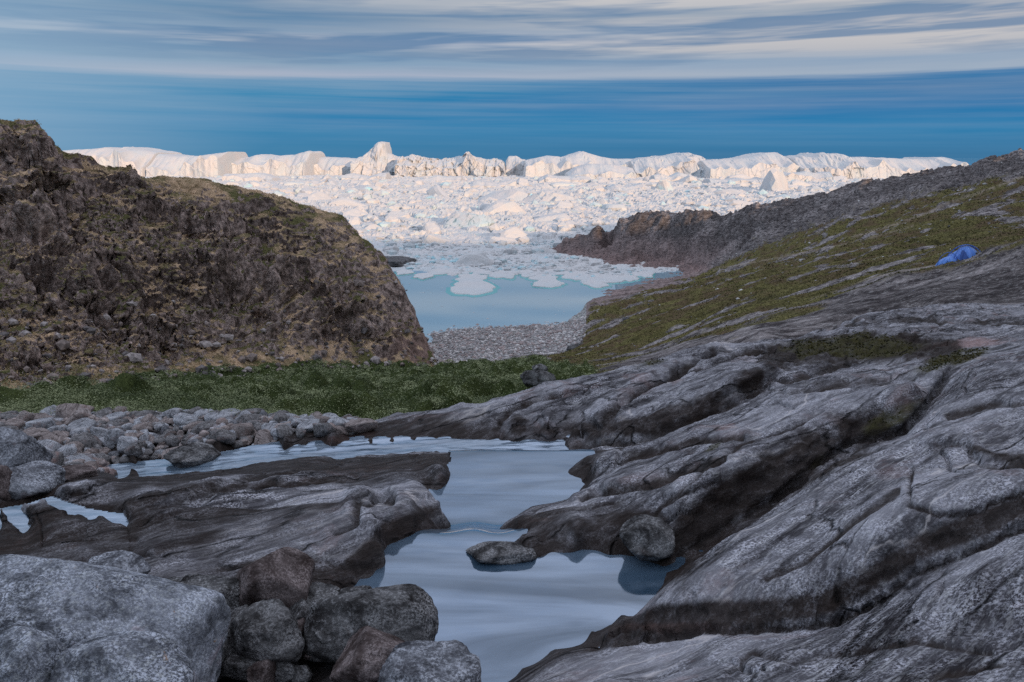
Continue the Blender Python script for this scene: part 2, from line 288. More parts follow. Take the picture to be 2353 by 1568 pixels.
# --- valley floor
pts(PD, [(0, 945, 32), (300, 935, 32), (600, 935, 28), (850, 945, 24), (1000, 935, 24), (1100, 920, 24), (-300, 950, 32), (100, 925, 45), (400, 905, 45), (600, 905, 42), (800, 900, 42), (1000, 898, 40), (1150, 890, 38), (1250, 885, 33), (400, 880, 62), (600, 875, 68), (800, 870, 70), (1000, 868, 66), (1150, 862, 62), (1300, 856, 52),
         (700, 855, 85), (900, 850, 92), (1050, 848, 90), (1200, 842, 88), (1350, 838, 78), (1480, 822, 58), (1100, 838, 108), (1250, 832, 105)])
line(PD, [(-500, 930, 56), (-200, 920, 58), (0, 912, 60), (125, 905, 63), (280, 882, 70), (375, 858, 78), (575, 850, 90), (750, 842, 100), (900, 840, 109), (1000, 846, 113), (1060, 835, 117)], 60)
# --- left hill
line(PD, [(-600, 262, 100), (-200, 262, 100), (0, 270, 101), (90, 272, 101), (128, 332, 103), (180, 352, 104), (205, 366, 105), (305, 392, 108), (380, 400, 112), (450, 406, 115), (550, 427, 119), (650, 447, 122), (720, 468, 124), (785, 492, 126), (828, 540, 125), (868, 575, 123), (898, 612, 121.5), (914, 648, 120), (930, 670, 119.5), (930, 700, 119), (948, 742, 118), (970, 778, 117), (972, 812, 116), (985, 842, 115)])
line(PD, [(-600, 300, 111), (-200, 300, 111), (0, 305, 111), (100, 312, 111), (135, 362, 112), (205, 388, 113), (305, 415, 116), (380, 418, 120), (450, 424, 123), (550, 448, 127), (650, 470, 130), (720, 492, 132), (785, 525, 134)])
pts(PD, [(205, 364, 103.5), (250, 362, 104), (300, 366, 105.5), (316, 396, 107), (195, 366, 103), (0, 330, 93), (100, 320, 95), (135, 375, 98)])
pts(PD, [(0, 850, 65), (200, 830, 72), (0, 750, 71), (200, 720, 78), (0, 600, 80), (150, 560, 87), (300, 600, 90), (0, 450, 90), (200, 470, 95), (400, 500, 104), (350, 700, 88), (500, 780, 90), (500, 620, 101), (600, 540, 112), (650, 700, 103), (700, 600, 112), (750, 780, 104), (820, 680, 113), (860, 780, 110), (900, 740, 114), (-300, 600, 78), (-300, 800, 66), (-600, 600, 76), (-600, 850, 62), (-600, 400, 90), (950, 815, 114.5)])
pts(PW, [(1012, 116, 3.8), (1006, 121, 3.0), (1000, 127, 2.2), (985, 134, 1.3), (972, 142, 0.6), (955, 152, -1.5), (900, 165, -5), (830, 150, 6), (860, 180, -5), (750, 145, 18), (780, 165, 2), (700, 190, -5), (600, 160, 18), (400, 150, 24), (500, 190, 2), (200, 145, 34), (0, 145, 38), (300, 200, 4), (0, 200, 15), (-300, 200, 20), (-300, 150, 38), (600, 230, -6), (300, 260, -6), (0, 270, -6), (-400, 300, -6), (-700, 200, 20), (-700, 130, 40), (900, 250, -6), (-700, 300, -6)])
# --- beach
pts(PD, [(1000, 830, 122), (1150, 826, 124), (1290, 822, 124), (1060, 800, 133), (1200, 798, 134), (1300, 795, 134)])
line(PZ, [(975, 768, 0.0), (1080, 757, 0.0), (1180, 752, 0.0), (1250, 748, 0.0), (1296, 745, 0.0), (1341, 712, 0.0), (1426, 679, 0.0), (1475, 668, 0.0), (1521, 662, 0.0)], 35)
pts(PZ, [(1050, 778, 0.7), (1200, 772, 0.8), (1290, 768, 1.2)])
pts(PW, [(1000, 172, -1.5), (1100, 178, -1.5), (1200, 180, -1.8), (1280, 185, -1.5), (1350, 205, -1.5), (1430, 222, -1.2), (1100, 200, -4), (1200, 215, -5), (1000, 210, -5), (1300, 225, -5), (1100, 250, -6), (1250, 270, -6), (1000, 300, -6), (1150, 320, -6), (1350, 262, -4), (1480, 238, -1.0)])
line(PZ, [(1521, 660, 0.0), (1560, 640, 0.0), (1576, 632, 0.0), (1526, 622, 0.0), (1436, 613, 0.0), (1386, 606, 0.0), (1326, 591, 0.0), (1252, 581, 0.0)], 35)
# --- right hill
line(PD, [(1256, 577, 300), (1300, 546, 293), (1376, 521, 287), (1420, 504, 284), (1470, 493, 280), (1520, 488, 276), (1580, 491, 268), (1620, 488, 264), (1700, 486, 256), (1730, 472, 252), (1800, 456, 247), (1880, 441, 242), (1980, 416, 236), (2060, 403, 230), (2150, 386, 224), (2250, 366, 218), (2353, 344, 210), (2600, 310, 200), (2800, 280, 190)])
pts(PD, [(1450, 560, 268), (1550, 560, 262), (1650, 540, 252), (1560, 600, 252), (1620, 620, 236), (1700, 590, 225), (1800, 540, 225), (1900, 500, 222), (2050, 460, 212), (2200, 430, 200), (2353, 410, 185), (1400, 585, 284), (1480, 600, 264),
         (1560, 670, 185), (1480, 690, 170), (1400, 720, 158), (1340, 760, 142), (1330, 800, 126), (1420, 780, 112), (1500, 740, 118), (1600, 690, 140), (1700, 650, 150), (1850, 600, 160), (2000, 550, 158), (2150, 510, 150), (2353, 490, 135), (1450, 830, 78), (1550, 790, 68), (1600, 740, 95), (1700, 700, 92), (1850, 650, 98), (2000, 610, 102), (2150, 575, 95), (2353, 540, 88),
         (1650, 780, 46), (1750, 765, 38), (1700, 735, 66), (1800, 710, 60), (1900, 700, 52), (1950, 670, 66), (1830, 745, 42), (1920, 728, 42), (2353, 450, 160), (2600, 500, 120), (2600, 600, 60), (2600, 700, 30)])
pts(PW, [(1300, 315, -4), (1450, 320, -5), (1650, 310, -3), (1900, 300, 0), (2200, 290, 8), (2500, 280, 12), (1800, 340, -6), (2400, 340, -6), (2800, 330, -4), (1500, 350, -6), (2100, 345, -6), (2800, 260, 20)])
# outside the frame: close by and on the flanks
pts(PW, [(2353, 2.2, 32.15), (1800, 2.2, 32.1), (1176, 2.2, 32.0), (600, 2.2, 31.6), (0, 2.2, 31.2), (-800, 2.2, 31.0), (3000, 2.2, 32.4), (1176, 3.2, 31.4), (1400, 3.4, 31.55), (800, 3.6, 30.8), (400, 3.8, 30.4), (0, 3.6, 30.5), (-500, 5, 31), (-700, 9, 31.5), (-700, 15, 30), (-700, 30, 25), (-700, 50, 24), (2700, 4, 32.4), (2700, 7, 32.6), (2800, 12, 32.4), (2800, 20, 31), (2800, 40, 30)])

CT = np.array(CTRL, float)
def rbf_fit(C):
    X = np.stack([C[:, 0] * 2.2, np.log(C[:, 1])], 1); y = C[:, 2]
    D = np.sqrt(((X[:, None] - X[None]) ** 2).sum(-1) + 1e-5)
    n = len(X); A = np.zeros((n + 3, n + 3)); A[:n, :n] = D - np.eye(n) * 2e-4; A[:n, n] = 1; A[:n, n + 1:] = X; A[n:, :n] = A[:n, n:].T
    b = np.zeros(n + 3); b[:n] = y
    return X, np.linalg.solve(A, b)
RX, RW = rbf_fit(CT)
def rbf_eval(t, ly):
    P = np.stack([t * 2.2, ly], 1); out = np.empty(len(P))
    for s in range(0, len(P), 8000):
        p = P[s:s + 8000]; D = np.sqrt(((p[:, None] - RX[None]) ** 2).sum(-1) + 1e-5)
        out[s:s + 8000] = D @ RW[:-3] + RW[-3] + p @ RW[-2:]
    return out
T0, T1 = -0.86, 0.86
L0, L1 = math.log(1.9), math.log(345)
CG_T, CG_L = 300, 520
_ct = np.linspace(T0, T1, CG_T); _cl = np.linspace(L0, L1, CG_L)
_TT, _LL = np.meshgrid(_ct, _cl)
QG = rbf_eval(_TT.ravel(), _LL.ravel()).reshape(CG_L, CG_T)
def qlook(t, ly, G=None):
    G = QG if G is None else G
    a = np.clip((t - T0) / (T1 - T0) * (CG_T - 1), 0, CG_T - 1.001); b = np.clip((ly - L0) / (L1 - L0) * (CG_L - 1), 0, CG_L - 1.001)
    i = a.astype(int); j = b.astype(int); fa = a - i; fb = b - j
    return (G[j, i] * (1 - fa) + G[j, i + 1] * fa) * (1 - fb) + (G[j + 1, i] * (1 - fa) + G[j + 1, i + 1] * fa) * fb
NT, = (1040,)
_seg = [(L0, math.log(12.5), 560), (math.log(12.5), math.log(62), 330), (math.log(62), math.log(130), 430), (math.log(130), L1, 200)]
ROWS = np.concatenate([np.linspace(a, b, n, endpoint=False) for a, b, n in _seg] + [[L1]])
COLS = np.linspace(T0, T1, NT)
NR = len(ROWS)
TT, LL = np.meshgrid(COLS, ROWS)
tt = TT.ravel(); ll = LL.ravel(); yy = np.exp(ll); xx = tt * yy
qq = qlook(tt, ll); zz = CZ + qq * yy
vv = v_of_q(qq); uu = u_of(tt, vv)
lin = lambda x, P: np.interp(x, [p[0] for p in P], [p[1] for p in P])
# ---- regions of the land, as boundaries on the ground
base_hill = lin(uu, [(-900, 54), (-200, 58), (0, 60), (125, 63), (280, 70), (375, 78), (575, 90), (750, 100), (900, 109), (1000, 114)])
LEFT = (uu < 1030) & (yy > base_hill) & (zz > -1e9) & ~((uu > 985) & (yy > 110) & (zz < 3.2))
start_v = lin(uu, [(-900, 13.7), (0, 13.5), (200, 13.6), (600, 13.6), (800, 13.3), (900, 13.6), (1060, 14.2), (1200, 14.8), (1376, 15.5), (1486, 16.4), (1601, 18), (1706, 20.5), (1776, 22), (1850, 28.5), (1981, 33), (2126, 37), (2353, 39), (2900, 42)])
start_beach = lin(uu, [(900, 113), (1060, 118), (1300, 118), (1330, 124), (1345, 150)])
end_valley = lin(uu, [(1150, 118), (1250, 100), (1300, 60), (1376, 34), (1486, 20), (1550, 15)])
REG = np.full(len(uu), 0, np.int8)            # 0 bedrock, 1 boulder bed, 2 valley, 3 left hill, 4 beach, 5 right hill, 6 sea bed
REG[(yy >= start_v) & (uu < 1560) & (yy < end_valley + 0 * uu)] = 2
REG[(yy >= start_v) & (uu >= 1150) & (yy >= end_valley)] = 5
REG[(yy >= start_v) & (uu < 1150)] = 2
far = (yy > start_beach) & (uu > 900) & (uu < 1345) & (yy < 190); REG[far] = 4
REG[LEFT] = 3
REG[(yy < start_v) & (uu < 815) & (yy > lin(uu, [(-900, 9.0), (0, 9.2), (150, 9.9), (300, 10.6), (560, 11.6), (800, 12.4)]))] = 1
L1M = (REG == 0)

def band(pl, w, off=0.0, amp=1.0):
    sel = (REG == 0) & (yy < 34); U = uu[sel]; V = vv[sel] - off; dd = np.full(sel.sum(), 1e9, np.float32); ww = dd.copy()
    for (a, b) in zip(pl[:-1], pl[1:]):
        L = (b[0] - a[0]) ** 2 + (b[1] - a[1]) ** 2; t = np.clip(((U - a[0]) * (b[0] - a[0]) + (V - a[1]) * (b[1] - a[1])) / L, 0, 1)
        dd = np.minimum(dd, np.hypot(U - a[0] - t * (b[0] - a[0]), V - a[1] - t * (b[1] - a[1])))
    out = np.zeros(len(xx), np.float32); out[sel] = amp * np.exp(-(dd / w) ** 2); return out
seep_shade = band([(1540, 1290), (1620, 1200), (1726, 1120), (1826, 1070), (1900, 1030), (1990, 985)], 54, 0, 1.1)  # bands of algae black with the shade of grooves and steep faces painted in
seep_shade = np.maximum(seep_shade, band([(1400, 1455), (1526, 1425), (1676, 1412), (1876, 1400), (1950, 1360), (2040, 1310), (2126, 1255), (2230, 1215), (2353, 1170)], 34, 0, 1.15))
seep_shade = np.maximum(seep_shade, band([(1190, 985), (1330, 990), (1501, 980), (1590, 945), (1676, 905), (1761, 865)], 30, 0, 1.0))
seep_shade = np.maximum(seep_shade, band([(1770, 835), (1850, 812), (1980, 795), (2120, 800), (2180, 810)], 34, 0, 1.2))
seep_shade = np.maximum(seep_shade, band([(560, 1330), (700, 1335), (800, 1310), (860, 1262), (900, 1215), (1000, 1172)], 26, 0, 1.1))
seep_shade = np.maximum(seep_shade, band([(0, 1222), (140, 1175), (260, 1170), (400, 1140), (560, 1122)], 20, 0, 1.0))
seep_shade = np.maximum(seep_shade, band([(2060, 680), (2161, 645), (2227, 630), (2353, 600)], 40, 0, 1.0))
seep_shade = np.maximum(seep_shade, band([(1180, 1225), (1300, 1215), (1430, 1200), (1500, 1200)], 34, 0, .9))
seep_shade = np.maximum(seep_shade, band([(2235, 1035), (2290, 1055), (2353, 1060)], 14, 0, .9))
CRACKS = [([(1886, 949), (1821, 984), (1761, 1004), (1701, 1024), (1656, 1064), (1616, 1084), (1526, 1154)], .07, 8), ([(1336, 1144), (1376, 1134), (1496, 1116), (1566, 1086), (1656, 1064)], .10, 9),
          ([(1366, 984), (1420, 935), (1476, 894), (1591, 838), (1640, 818)], .12, 9), ([(1640, 925), (1761, 872), (1816, 879), (1946, 840)], .08, 9), ([(2091, 1084), (2086, 1160), (2156, 1184), (2226, 1184), (2276, 1159), (2353, 1134)], .05, 7),
          ([(2151, 1019), (2226, 1019), (2231, 1050), (2276, 1069), (2353, 1072)], .07, 8), ([(1676, 1549), (1726, 1504), (1826, 1519), (1950, 1496), (2101, 1469), (2276, 1504)], .035, 9), ([(2126, 1568), (2156, 1554), (2353, 1524)], .03, 8),
          ([(1426, 1066), (1456, 1054), (1606, 1019), (1706, 1009)], .07, 8), ([(350, 1169), (430, 1154), (530, 1114), (675, 1084), (830, 1040)], .10, 8), ([(150, 1140), (185, 1134), (275, 1096), (420, 1084)], .07, 7),
          ([(320, 1209), (400, 1179), (500, 1138), (625, 1115), (820, 1099)], .08, 8), ([(770, 1222), (815, 1204), (822, 1150), (900, 1149)], .12, 10), ([(360, 1264), (450, 1249), (525, 1229)], .05, 8),
          ([(690, 1282), (740, 1292), (800, 1309), (870, 1304)], .06, 9), ([(500, 1310), (620, 1290), (700, 1262)], .05, 9), ([(1326, 1024), (1501, 1006), (1576, 971), (1676, 931), (1761, 881)], .10, 10), ([(1560, 1280), (1606, 1249), (1726, 1186), (1826, 1111), (1876, 1068), (1956, 1020), (2076, 992), (2126, 930), (2171, 873)], .10, 10),
          ([(1416, 1476), (1526, 1462), (1676, 1448), (1876, 1442), (1926, 1428), (2026, 1378), (2101, 1318), (2226, 1268), (2353, 1213)], .07, 10), ([(1140, 1010), (1150, 960), (1200, 930), (1290, 905)], .08, 8), ([(1500, 1184), (1560, 1140), (1640, 1112)], .06, 8),
          ([(1760, 1330), (1850, 1290), (1960, 1200), (2060, 1130)], .03, 9), ([(1800, 905), (1900, 893), (2010, 880), (2100, 870)], .06, 8), ([(2180, 960), (2260, 935), (2353, 925)], .06, 8), ([(1850, 760), (1960, 748), (2100, 740), (2353, 745)], .15, 7), ([(1600, 850), (1700, 815), (1780, 805)], .10, 6)]
def crack_fields():
    dep = np.zeros(len(uu), np.float32); drk = dep.copy(); sel = np.where((REG == 0) & (yy < 40))[0]; U = (uu[sel] + 9 * fbm(np.stack([uu[sel] * .02, vv[sel] * .02, uu[sel] * 0], 1), 3, .6)); V = vv[sel] + 7 * fbm(np.stack([uu[sel] * .02, vv[sel] * .02, uu[sel] * 0 + 9], 1), 3, .6)
    for pl, dp, w in CRACKS:
        best = np.full(len(sel), 1e9, np.float32); sg = best.copy()
        n = len(pl) - 1
        for k, (a, b) in enumerate(zip(pl[:-1], pl[1:])):
            L = (b[0] - a[0]) ** 2 + (b[1] - a[1]) ** 2; tr = ((U - a[0]) * (b[0] - a[0]) + (V - a[1]) * (b[1] - a[1])) / L; t = np.clip(tr, 0, 1)
            ex, ey = U - a[0] - t * (b[0] - a[0]), V - a[1] - t * (b[1] - a[1]); d = np.hypot(ex, ey); m = d < best
            s_ = np.where((b[0] - a[0]) * ey - (b[1] - a[1]) * ex > 0, 1, -1); best = np.where(m, d, best); sg = np.where(m, s_, sg)
        up = sg < 0
        sc_ = np.clip(yy[sel] / 8, .5, 2)
        w = w * 0.72; dp = dp * 0.8
        dep[sel] += sc_ * dp * (-0.9 * np.exp(-(best / w) ** 2) + np.where(up, 0.5 * np.exp(-((best - 2.6 * w) / (2.0 * w)) ** 2), 0.12 * np.exp(-((best - 2.4 * w) / (1.5 * w)) ** 2)))
        drk[sel] = np.maximum(drk[sel], np.where(up, np.exp(-(best / (1.7 * w)) ** 2), np.exp(-(best / (0.7 * w)) ** 2)))  # crack shade painted as a dark band, wider on the upper side
    return dep, drk
CKD, CKK = crack_fields()
P3 = np.stack([xx, yy, zz], 1).astype(np.float32)
def grid_normals(P):
    G = P.reshape(NR, NT, 3); du = np.gradient(G, axis=1); dv = np.gradient(G, axis=0)
    n = np.cross(du, dv).reshape(-1, 3); n /= np.linalg.norm(n, axis=1)[:, None] + 1e-9
    return n
N3 = grid_normals(P3)
# strike frame of the gneiss: a along the foliation, c across it
sa = np.array((0.80, 0.60, 0.0), np.float32); sc = np.array((-0.60, 0.80, 0.35), np.float32)
A_ = P3 @ sa; C_ = P3 @ sc; Z_ = P3[:, 2]
disp = np.zeros(len(xx), np.float32)
near = yy < 46
m = near
scl = np.clip(yy[m] / 9.0, 0.55, 2.8).astype(np.float32)
pa = np.stack([A_[m], C_[m], Z_[m]], 1)
w1 = gn(pa * (0.45, 0.9, 0.5)) ; w2 = gn(pa * (0.6, 0.6, 0.6) + 40)
wc = pa[:, 1] + 0.35 * w2 + 0.10 * gn(pa * (1.5, 1.5, 1.5))
r1 = fbm(np.stack([pa[:, 0] * 0.32, wc * 1.15, pa[:, 2] * 0.5], 1), 3, 0.5, ridged=True)
r2 = fbm(np.stack([pa[:, 0] * 0.9, wc * 4.2, pa[:, 2]], 1) + 9, 4, 0.55, ridged=True)
r3 = fbm(np.stack([pa[:, 0] * 4.0, wc * 22, pa[:, 2] * 4], 1) + 5, 3, 0.6)
# stepped ledges: the sheets break off along the strike
per = 0.85; ph = (wc + 0.5 * w1) / per; fr = ph - np.floor(ph)
led = (np.where(fr < 0.88, fr / 0.88, (1 - fr) / 0.12) - 0.5)
far_ = sstep(5.0, 9.0, yy[m])
h = (0.045 + 0.03 * far_) * (r1 - 0.25) + (0.024 + 0.014 * far_) * (r2 - 0.3) + 0.010 * r3 + (0.035 + 0.02 * far_) * led * sstep(-0.2, 0.35, gn(pa * 0.4 + 77)) + 0.018 * fbm(pa * 3.5, 4, 0.6) + 0.007 * fbm(pa * 22, 3, 0.6)
# cracks
ck = np.abs(gn(np.stack([pa[:, 0] * 0.35 + 31, wc * 0.9, pa[:, 2] * 0.2], 1))); ck2 = np.abs(gn(np.stack([pa[:, 0] * 1.0 + 3, wc * 0.5 + 11, pa[:, 2] * 0.4], 1)))
h -= 0.10 * np.exp(-(ck / 0.013) ** 2) * sstep(-0.1, 0.2, gn(pa * 0.7 + 13)) + 0.07 * np.exp(-(ck2 / 0.010) ** 2) * sstep(0.1, 0.4, gn(pa * 0.6 + 55))
k1_, k2_, kid = cell(np.stack([pa[:, 0] * 2.2, wc * 4.2, pa[:, 2] * 4.2], 1)); j1_, j2_, jid = cell(np.stack([pa[:, 0] * 6, wc * 11, pa[:, 2] * 11], 1))
sm = np.clip(seep_shade[m] * 1.2, 0, 1)
h = h + sm * (0.11 * (kid[:, 0] - 0.5) * sstep(0, .15, k2_ - k1_) + 0.035 * (jid[:, 1] - 0.5)) + 0.012 * (jid[:, 0] - 0.5) * sstep(-0.1, 0.3, w2)
disp[m] = (h - 0.03) * scl * (1 - 0.28 * far_) + CKD[m]
# keep shore heights honest: damp next to the water surfaces
WL = np.where(yy < 7.6, W1, np.where(yy < 10.4, W2, W3f(xx))).astype(np.float32)
hw = np.abs(zz - WL); damp = np.where((yy < 13) & (uu > 200), 0.30 + 0.70 * sstep(0.02, 0.30, hw), 1).astype(np.float32)
disp *= damp
r = REG
disp[r == 1] *= 0.5
# valley hummocks
m = (r == 2); p = P3[m]
hb = np.maximum(fbm(p * (0.55, 0.30, 0.5) + 3, 3, 0.55), -0.1) * 1.9 + 0.35 * np.maximum(fbm(p * 2.6, 2), 0)
disp[m] = hb * sstep(0, 1.5, (yy[m] - start_v[m]) / 4)
# left hill: crags, ledges, blocks
m = (r == 3); p = P3[m]; pz = p[:, 2]
big = fbm(p * 0.05 + 5, 3, 0.5); mid = fbm(p * (0.16, 0.16, 0.24) + 50, 4, 0.55, ridged=True)
f1, f2, cid = cell(p * (0.21, 0.21, 0.17) + 3 + 0.6 * fbm(p * 0.4, 2)[:, None])
g1, g2, gid = cell(p * (1.05, 1.05, 0.75) + 8)
blk = (cid[:, 0] - 0.5) * 3.6 * sstep(0.02, 0.22, f2 - f1)
blk2 = (gid[:, 1] - 0.5) * 0.85 * sstep(0.02, 0.2, g2 - g1)
lay = pz / 4.6 + 1.6 * gn(p * 0.045 + 21) + 0.3 * gn(p * 0.3 + 4); lf = lay - np.floor(lay)
ledge = (np.where(lf < 0.35, lf / 0.35, (1 - lf) / 0.65) - 0.5)
craggy = sstep(-0.25, 0.25, gn(p * 0.07 + 90) + 0.25 * sstep(20, 5, pz)) * 0.75 + 0.25
smooth_top = sstep(125, 116, yy[m]) * 0.7 + 0.3
dh = 1.6 * big + 1.2 * (mid - 0.3) + craggy * (blk + blk2) + 0.35 * fbm(p * 1.6, 3, 0.6, ridged=True)
edge = sstep(0, 7, yy[m] - base_hill[m])
crd = lin(uu[m], [(-900, 100), (0, 101), (90, 101), (128, 103), (305, 108), (450, 115), (650, 122), (785, 126), (868, 123), (930, 119), (985, 115)])
h1_, h2_, hid = cell(p * 2.3 + 4); dh = dh + 0.30 * (hid[:, 0] - 0.5) * craggy - 0.6
disp[m] = (dh * (0.25 + 0.75 * edge)) * (0.28 + 0.72 * sstep(1.02, 0.88, yy[m] / crd)) - 0.35 * sstep(.9, 1., yy[m] / crd)
def terr(L, tread=0.66):
    f = L - np.floor(L); return np.where(f < tread, f * 0.12 / tread, 0.12 + (f - tread) / (1 - tread) * 0.88) - f
Lz = pz / 5.2 + 2.6 * gn(p * 0.035 + 21) + 0.55 * gn(p * 0.14 + 4) + 0.22 * gn(p * 0.5 + 4); Lz2 = pz / 1.6 + 3.0 * gn(p * 0.06 + 51) + 0.8 * gn(p * 0.3 + 14)
TERR = np.zeros(len(xx), np.float32); TERR[m] = (5.2 * (terr(Lz) + 0.25) * craggy + 1.6 * (terr(Lz2) + 0.25) * 0.7 * sstep(-.3, .2, gn(p * .08 + 5))) * (0.1 + 0.9 * edge) * (0.12 + 0.88 * sstep(1.02, 0.9, yy[m] / crd))
# right hill
m = (r == 5); p = P3[m]; ya = yy[m]
sa2 = np.array((0.86, 0.50, 0.0), np.float32); sc2 = np.array((-0.5, 0.86, 0.5), np.float32)
q2 = np.stack([p @ sa2, p @ sc2, p[:, 2]], 1)
k = np.clip(ya / 90, 0.3, 1.8)
rr1 = fbm(q2 * (0.04, 0.16, 0.1) + 7, 4, 0.55, ridged=True); rr2 = fbm(q2 * (0.18, 0.9, 0.4) + 17, 4, 0.6, ridged=True); rr3 = fbm(q2 * (0.5, 2.2, 1) + 2, 3)
head = sstep(225, 245, ya) * sstep(1850, 1600, uu[m])
disp[m] = (1.1 * (rr1 - 0.3) * k + (0.35 * rr2 + 0.12 * rr3) * k * (0.35 + 0.65 * sstep(0.0, 0.3, gn(p * 0.05 + 3) + 0.15)) + head * (1.6 * (fbm(p * 0.16 + 2, 4, 0.6, ridged=True) - 0.3)))
k0 = sstep(1.0, 1.35, ya / start_v[m]); disp[m] *= np.where(ya < 60, k0, 1) 
cr5 = lin(uu[m], [(1256, 300), (1520, 276), (1700, 256), (1980, 236), (2353, 210), (2900, 190)]); x1_, x2_, xid = cell(np.stack([q2[:, 0] * .25, q2[:, 1] * .6, q2[:, 2] * .5], 1)); y1_, y2_, yid = cell(p * 0.9)
rk5 = np.clip(head + sstep(0.8, 0.95, ya / cr5), 0, 1)
disp[m] += rk5 * (1.1 * (xid[:, 0] - 0.5) + 0.45 * (yid[:, 0] - 0.5)) - 1.3 * rk5
m = (r == 4); disp[m] = 0.12 * fbm(P3[m] * 0.8, 3)
# blend across region borders
def blurgrid(a, n):
    g = a.reshape(NR, NT).astype(np.float32)
    for _ in range(n):
        g[1:-1] = (g[:-2] + 2 * g[1:-1] + g[2:]) / 4; g[:, 1:-1] = (g[:, :-2] + 2 * g[:, 1:-1] + g[:, 2:]) / 4
    return g.ravel()
bord = np.zeros((NR, NT), np.float32); RG = REG.reshape(NR, NT)
bord[1:] += RG[1:] != RG[:-1]; bord[:, 1:] += RG[:, 1:] != RG[:, :-1]
bm_ = np.clip(blurgrid(np.clip(bord, 0, 1).ravel(), 10) * 6, 0, 1); db = blurgrid(disp, 14)
disp = disp * (1 - bm_) + db * bm_
ndir = N3.copy(); ndir[r == 2] = (0, 0, 1); ndir[r == 5] = ndir[r == 5] * 0.5 + (0, 0, 0.5)
ndir /= np.linalg.norm(ndir, axis=1)[:, None]
P3 = P3 + ndir * disp[:, None]; P3[:, 2] += TERR
N3 = grid_normals(P3); m = REG == 3; p = P3[m]; att = sstep(0, 5, yy[m] - base_hill[m]) * sstep(1.03, 0.93, yy[m] / crd); stp = sstep(0.85, 0.55, N3[m, 2])
a1, a2, aid = cell(p * (0.8, 0.8, 0.55) + 60); b1, b2, bid = cell(p * 2.2 + 70)
P3[m] += N3[m] * ((att * (0.12 + 0.88 * stp) * (0.35 + 0.65 * sstep(-.2, .25, gn(p * 0.09 + 33)))) * (1.2 * (aid[:, 0] - 0.5) * sstep(0, 0.12, a2 - a1) - 0.25 * np.exp(-((a2 - a1) / 0.06) ** 2) + 0.38 * (bid[:, 0] - 0.5)))[:, None]
N3 = grid_normals(P3)
# vertex attributes (what the ground is made of)
slope = N3[:, 2]
def polyd(P):   # distance in picture units of each vertex column to a traced line, at its own range
    return None
g = np.zeros(len(xx), np.float32)
m = r == 3
g[m] = sstep(0.50, 0.78, slope[m] + 0.16 * fbm(P3[m] * 0.35, 3)) * 0.95
m = r == 2; g[m] = 1
m = r == 5; p = P3[m]
gg = sstep(0.0, 0.30, fbm(np.stack([p @ sa2 * 0.06, p @ sc2 * 0.14, p[:, 2] * 0.1], 1) + 31, 4, 0.6) + 0.27)
rocky = np.maximum(head, sstep(232, 246, ya + 0) * 0.0)
crestb = sstep(0.80, 0.96, ya / lin(uu[m], [(1256, 300), (1520, 276), (1700, 256), (1980, 236), (2353, 210), (2900, 190)]))
nearr = sstep(62, 48, ya) * sstep(1850, 2000, uu[m]) + sstep(70, 50, ya) * 0.45
gg = gg * (1 - head) * (1 - 0.85 * crestb) * (1 - np.clip(nearr, 0, 1) * 0.8)
gg *= 1 - sstep(2.5, 0.5, p[:, 2])
g[m] = gg * sstep(0.6, 0.85, slope[m])
# moss in the grooves of the near slabs (traced patches on the ground)
def patch(u, v, su, sv, ang=0.0, amp=1.0):
    du = uu - u; dv = vv - v; c, s = math.cos(ang), math.sin(ang)
    a = (du * c + dv * s) / su; b = (-du * s + dv * c) / sv
    return amp * np.exp(-(a * a + b * b))
m0 = (r == 0) & (yy < 45)
mo = patch(2040, 965, 95, 26, -0.45) + patch(1640, 1035, 30, 10, -0.6, .8) + patch(1960, 800, 190, 30, -0.05, 0.9) + patch(1850, 1080, 60, 18, -.6, .5) + patch(2190, 830, 90, 16, -.3, 1.0) + patch(1500, 835, 70, 8, -.2, .7)
g[m0] = (sstep(0.3, 0.7, mo + 0.45 * fbm(P3 * 1.4, 3)) * 0.9)[m0]
DARK = np.zeros(len(xx), np.float32)     # wet rock along the stream; algae black and painted shade on faces and cracks
hw = P3[:, 2] - WL
near_w = (yy < 12.6) & (uu > -100) & (uu < 1900)
DARK[near_w] = (sstep(0.30, 0.03, hw + 0.12 * fbm(P3 * 2.2, 3)))[near_w]
DARK[m0] = np.maximum(DARK, sstep(0.18, 0.75, 1.15 * np.maximum(seep_shade, 0.80 * CKK) * (0.75 + 0.9 * fbm(P3 * 0.8 + 33, 3)) + 0.62 * fbm(P3 * 2.2 + 9, 5, 0.65)))[m0]
DARK[(r == 0)] *= 1
m = (r == 5); DARK[m] = np.clip(0.8 * crestb + 0.9 * head * sstep(6, 11, p[:, 2]) + nearr * 0.9, 0, 1) * sstep(-0.35, 0.1, fbm(p * 0.12, 3))
m = (r == 3); DARK[m] = sstep(-0.05, 0.25, fbm(P3[m] * 0.08 + 8, 4)) * 0.9
PINK = np.zeros(len(xx), np.float32)
PINK[m0] = (sstep(0.35, 0.8, patch(2230, 790, 140, 16, -.1, .75) + patch(1540, 1440, 150, 14, .0, .9) + patch(1130, 1000, 50, 12, 0, 0) + patch(800, 1005, 130, 14, -.2, .9) + patch(1240, 1195, 60, 10, 0, .6) + 0.5 * fbm(P3 * 0.9 + 77, 3)))[m0]
m = r == 5; PINK[m] = np.clip(head * sstep(12, 2, P3[m][:, 2] + 7 * fbm(P3[m] * 0.12, 4)) * .7 + sstep(3.0, 0.6, P3[m][:, 2]) * .8, 0, 1)
m = r == 3; PINK[m] = sstep(860, 930, uu[m]) * sstep(700, 800, vv[m]) * 0.9
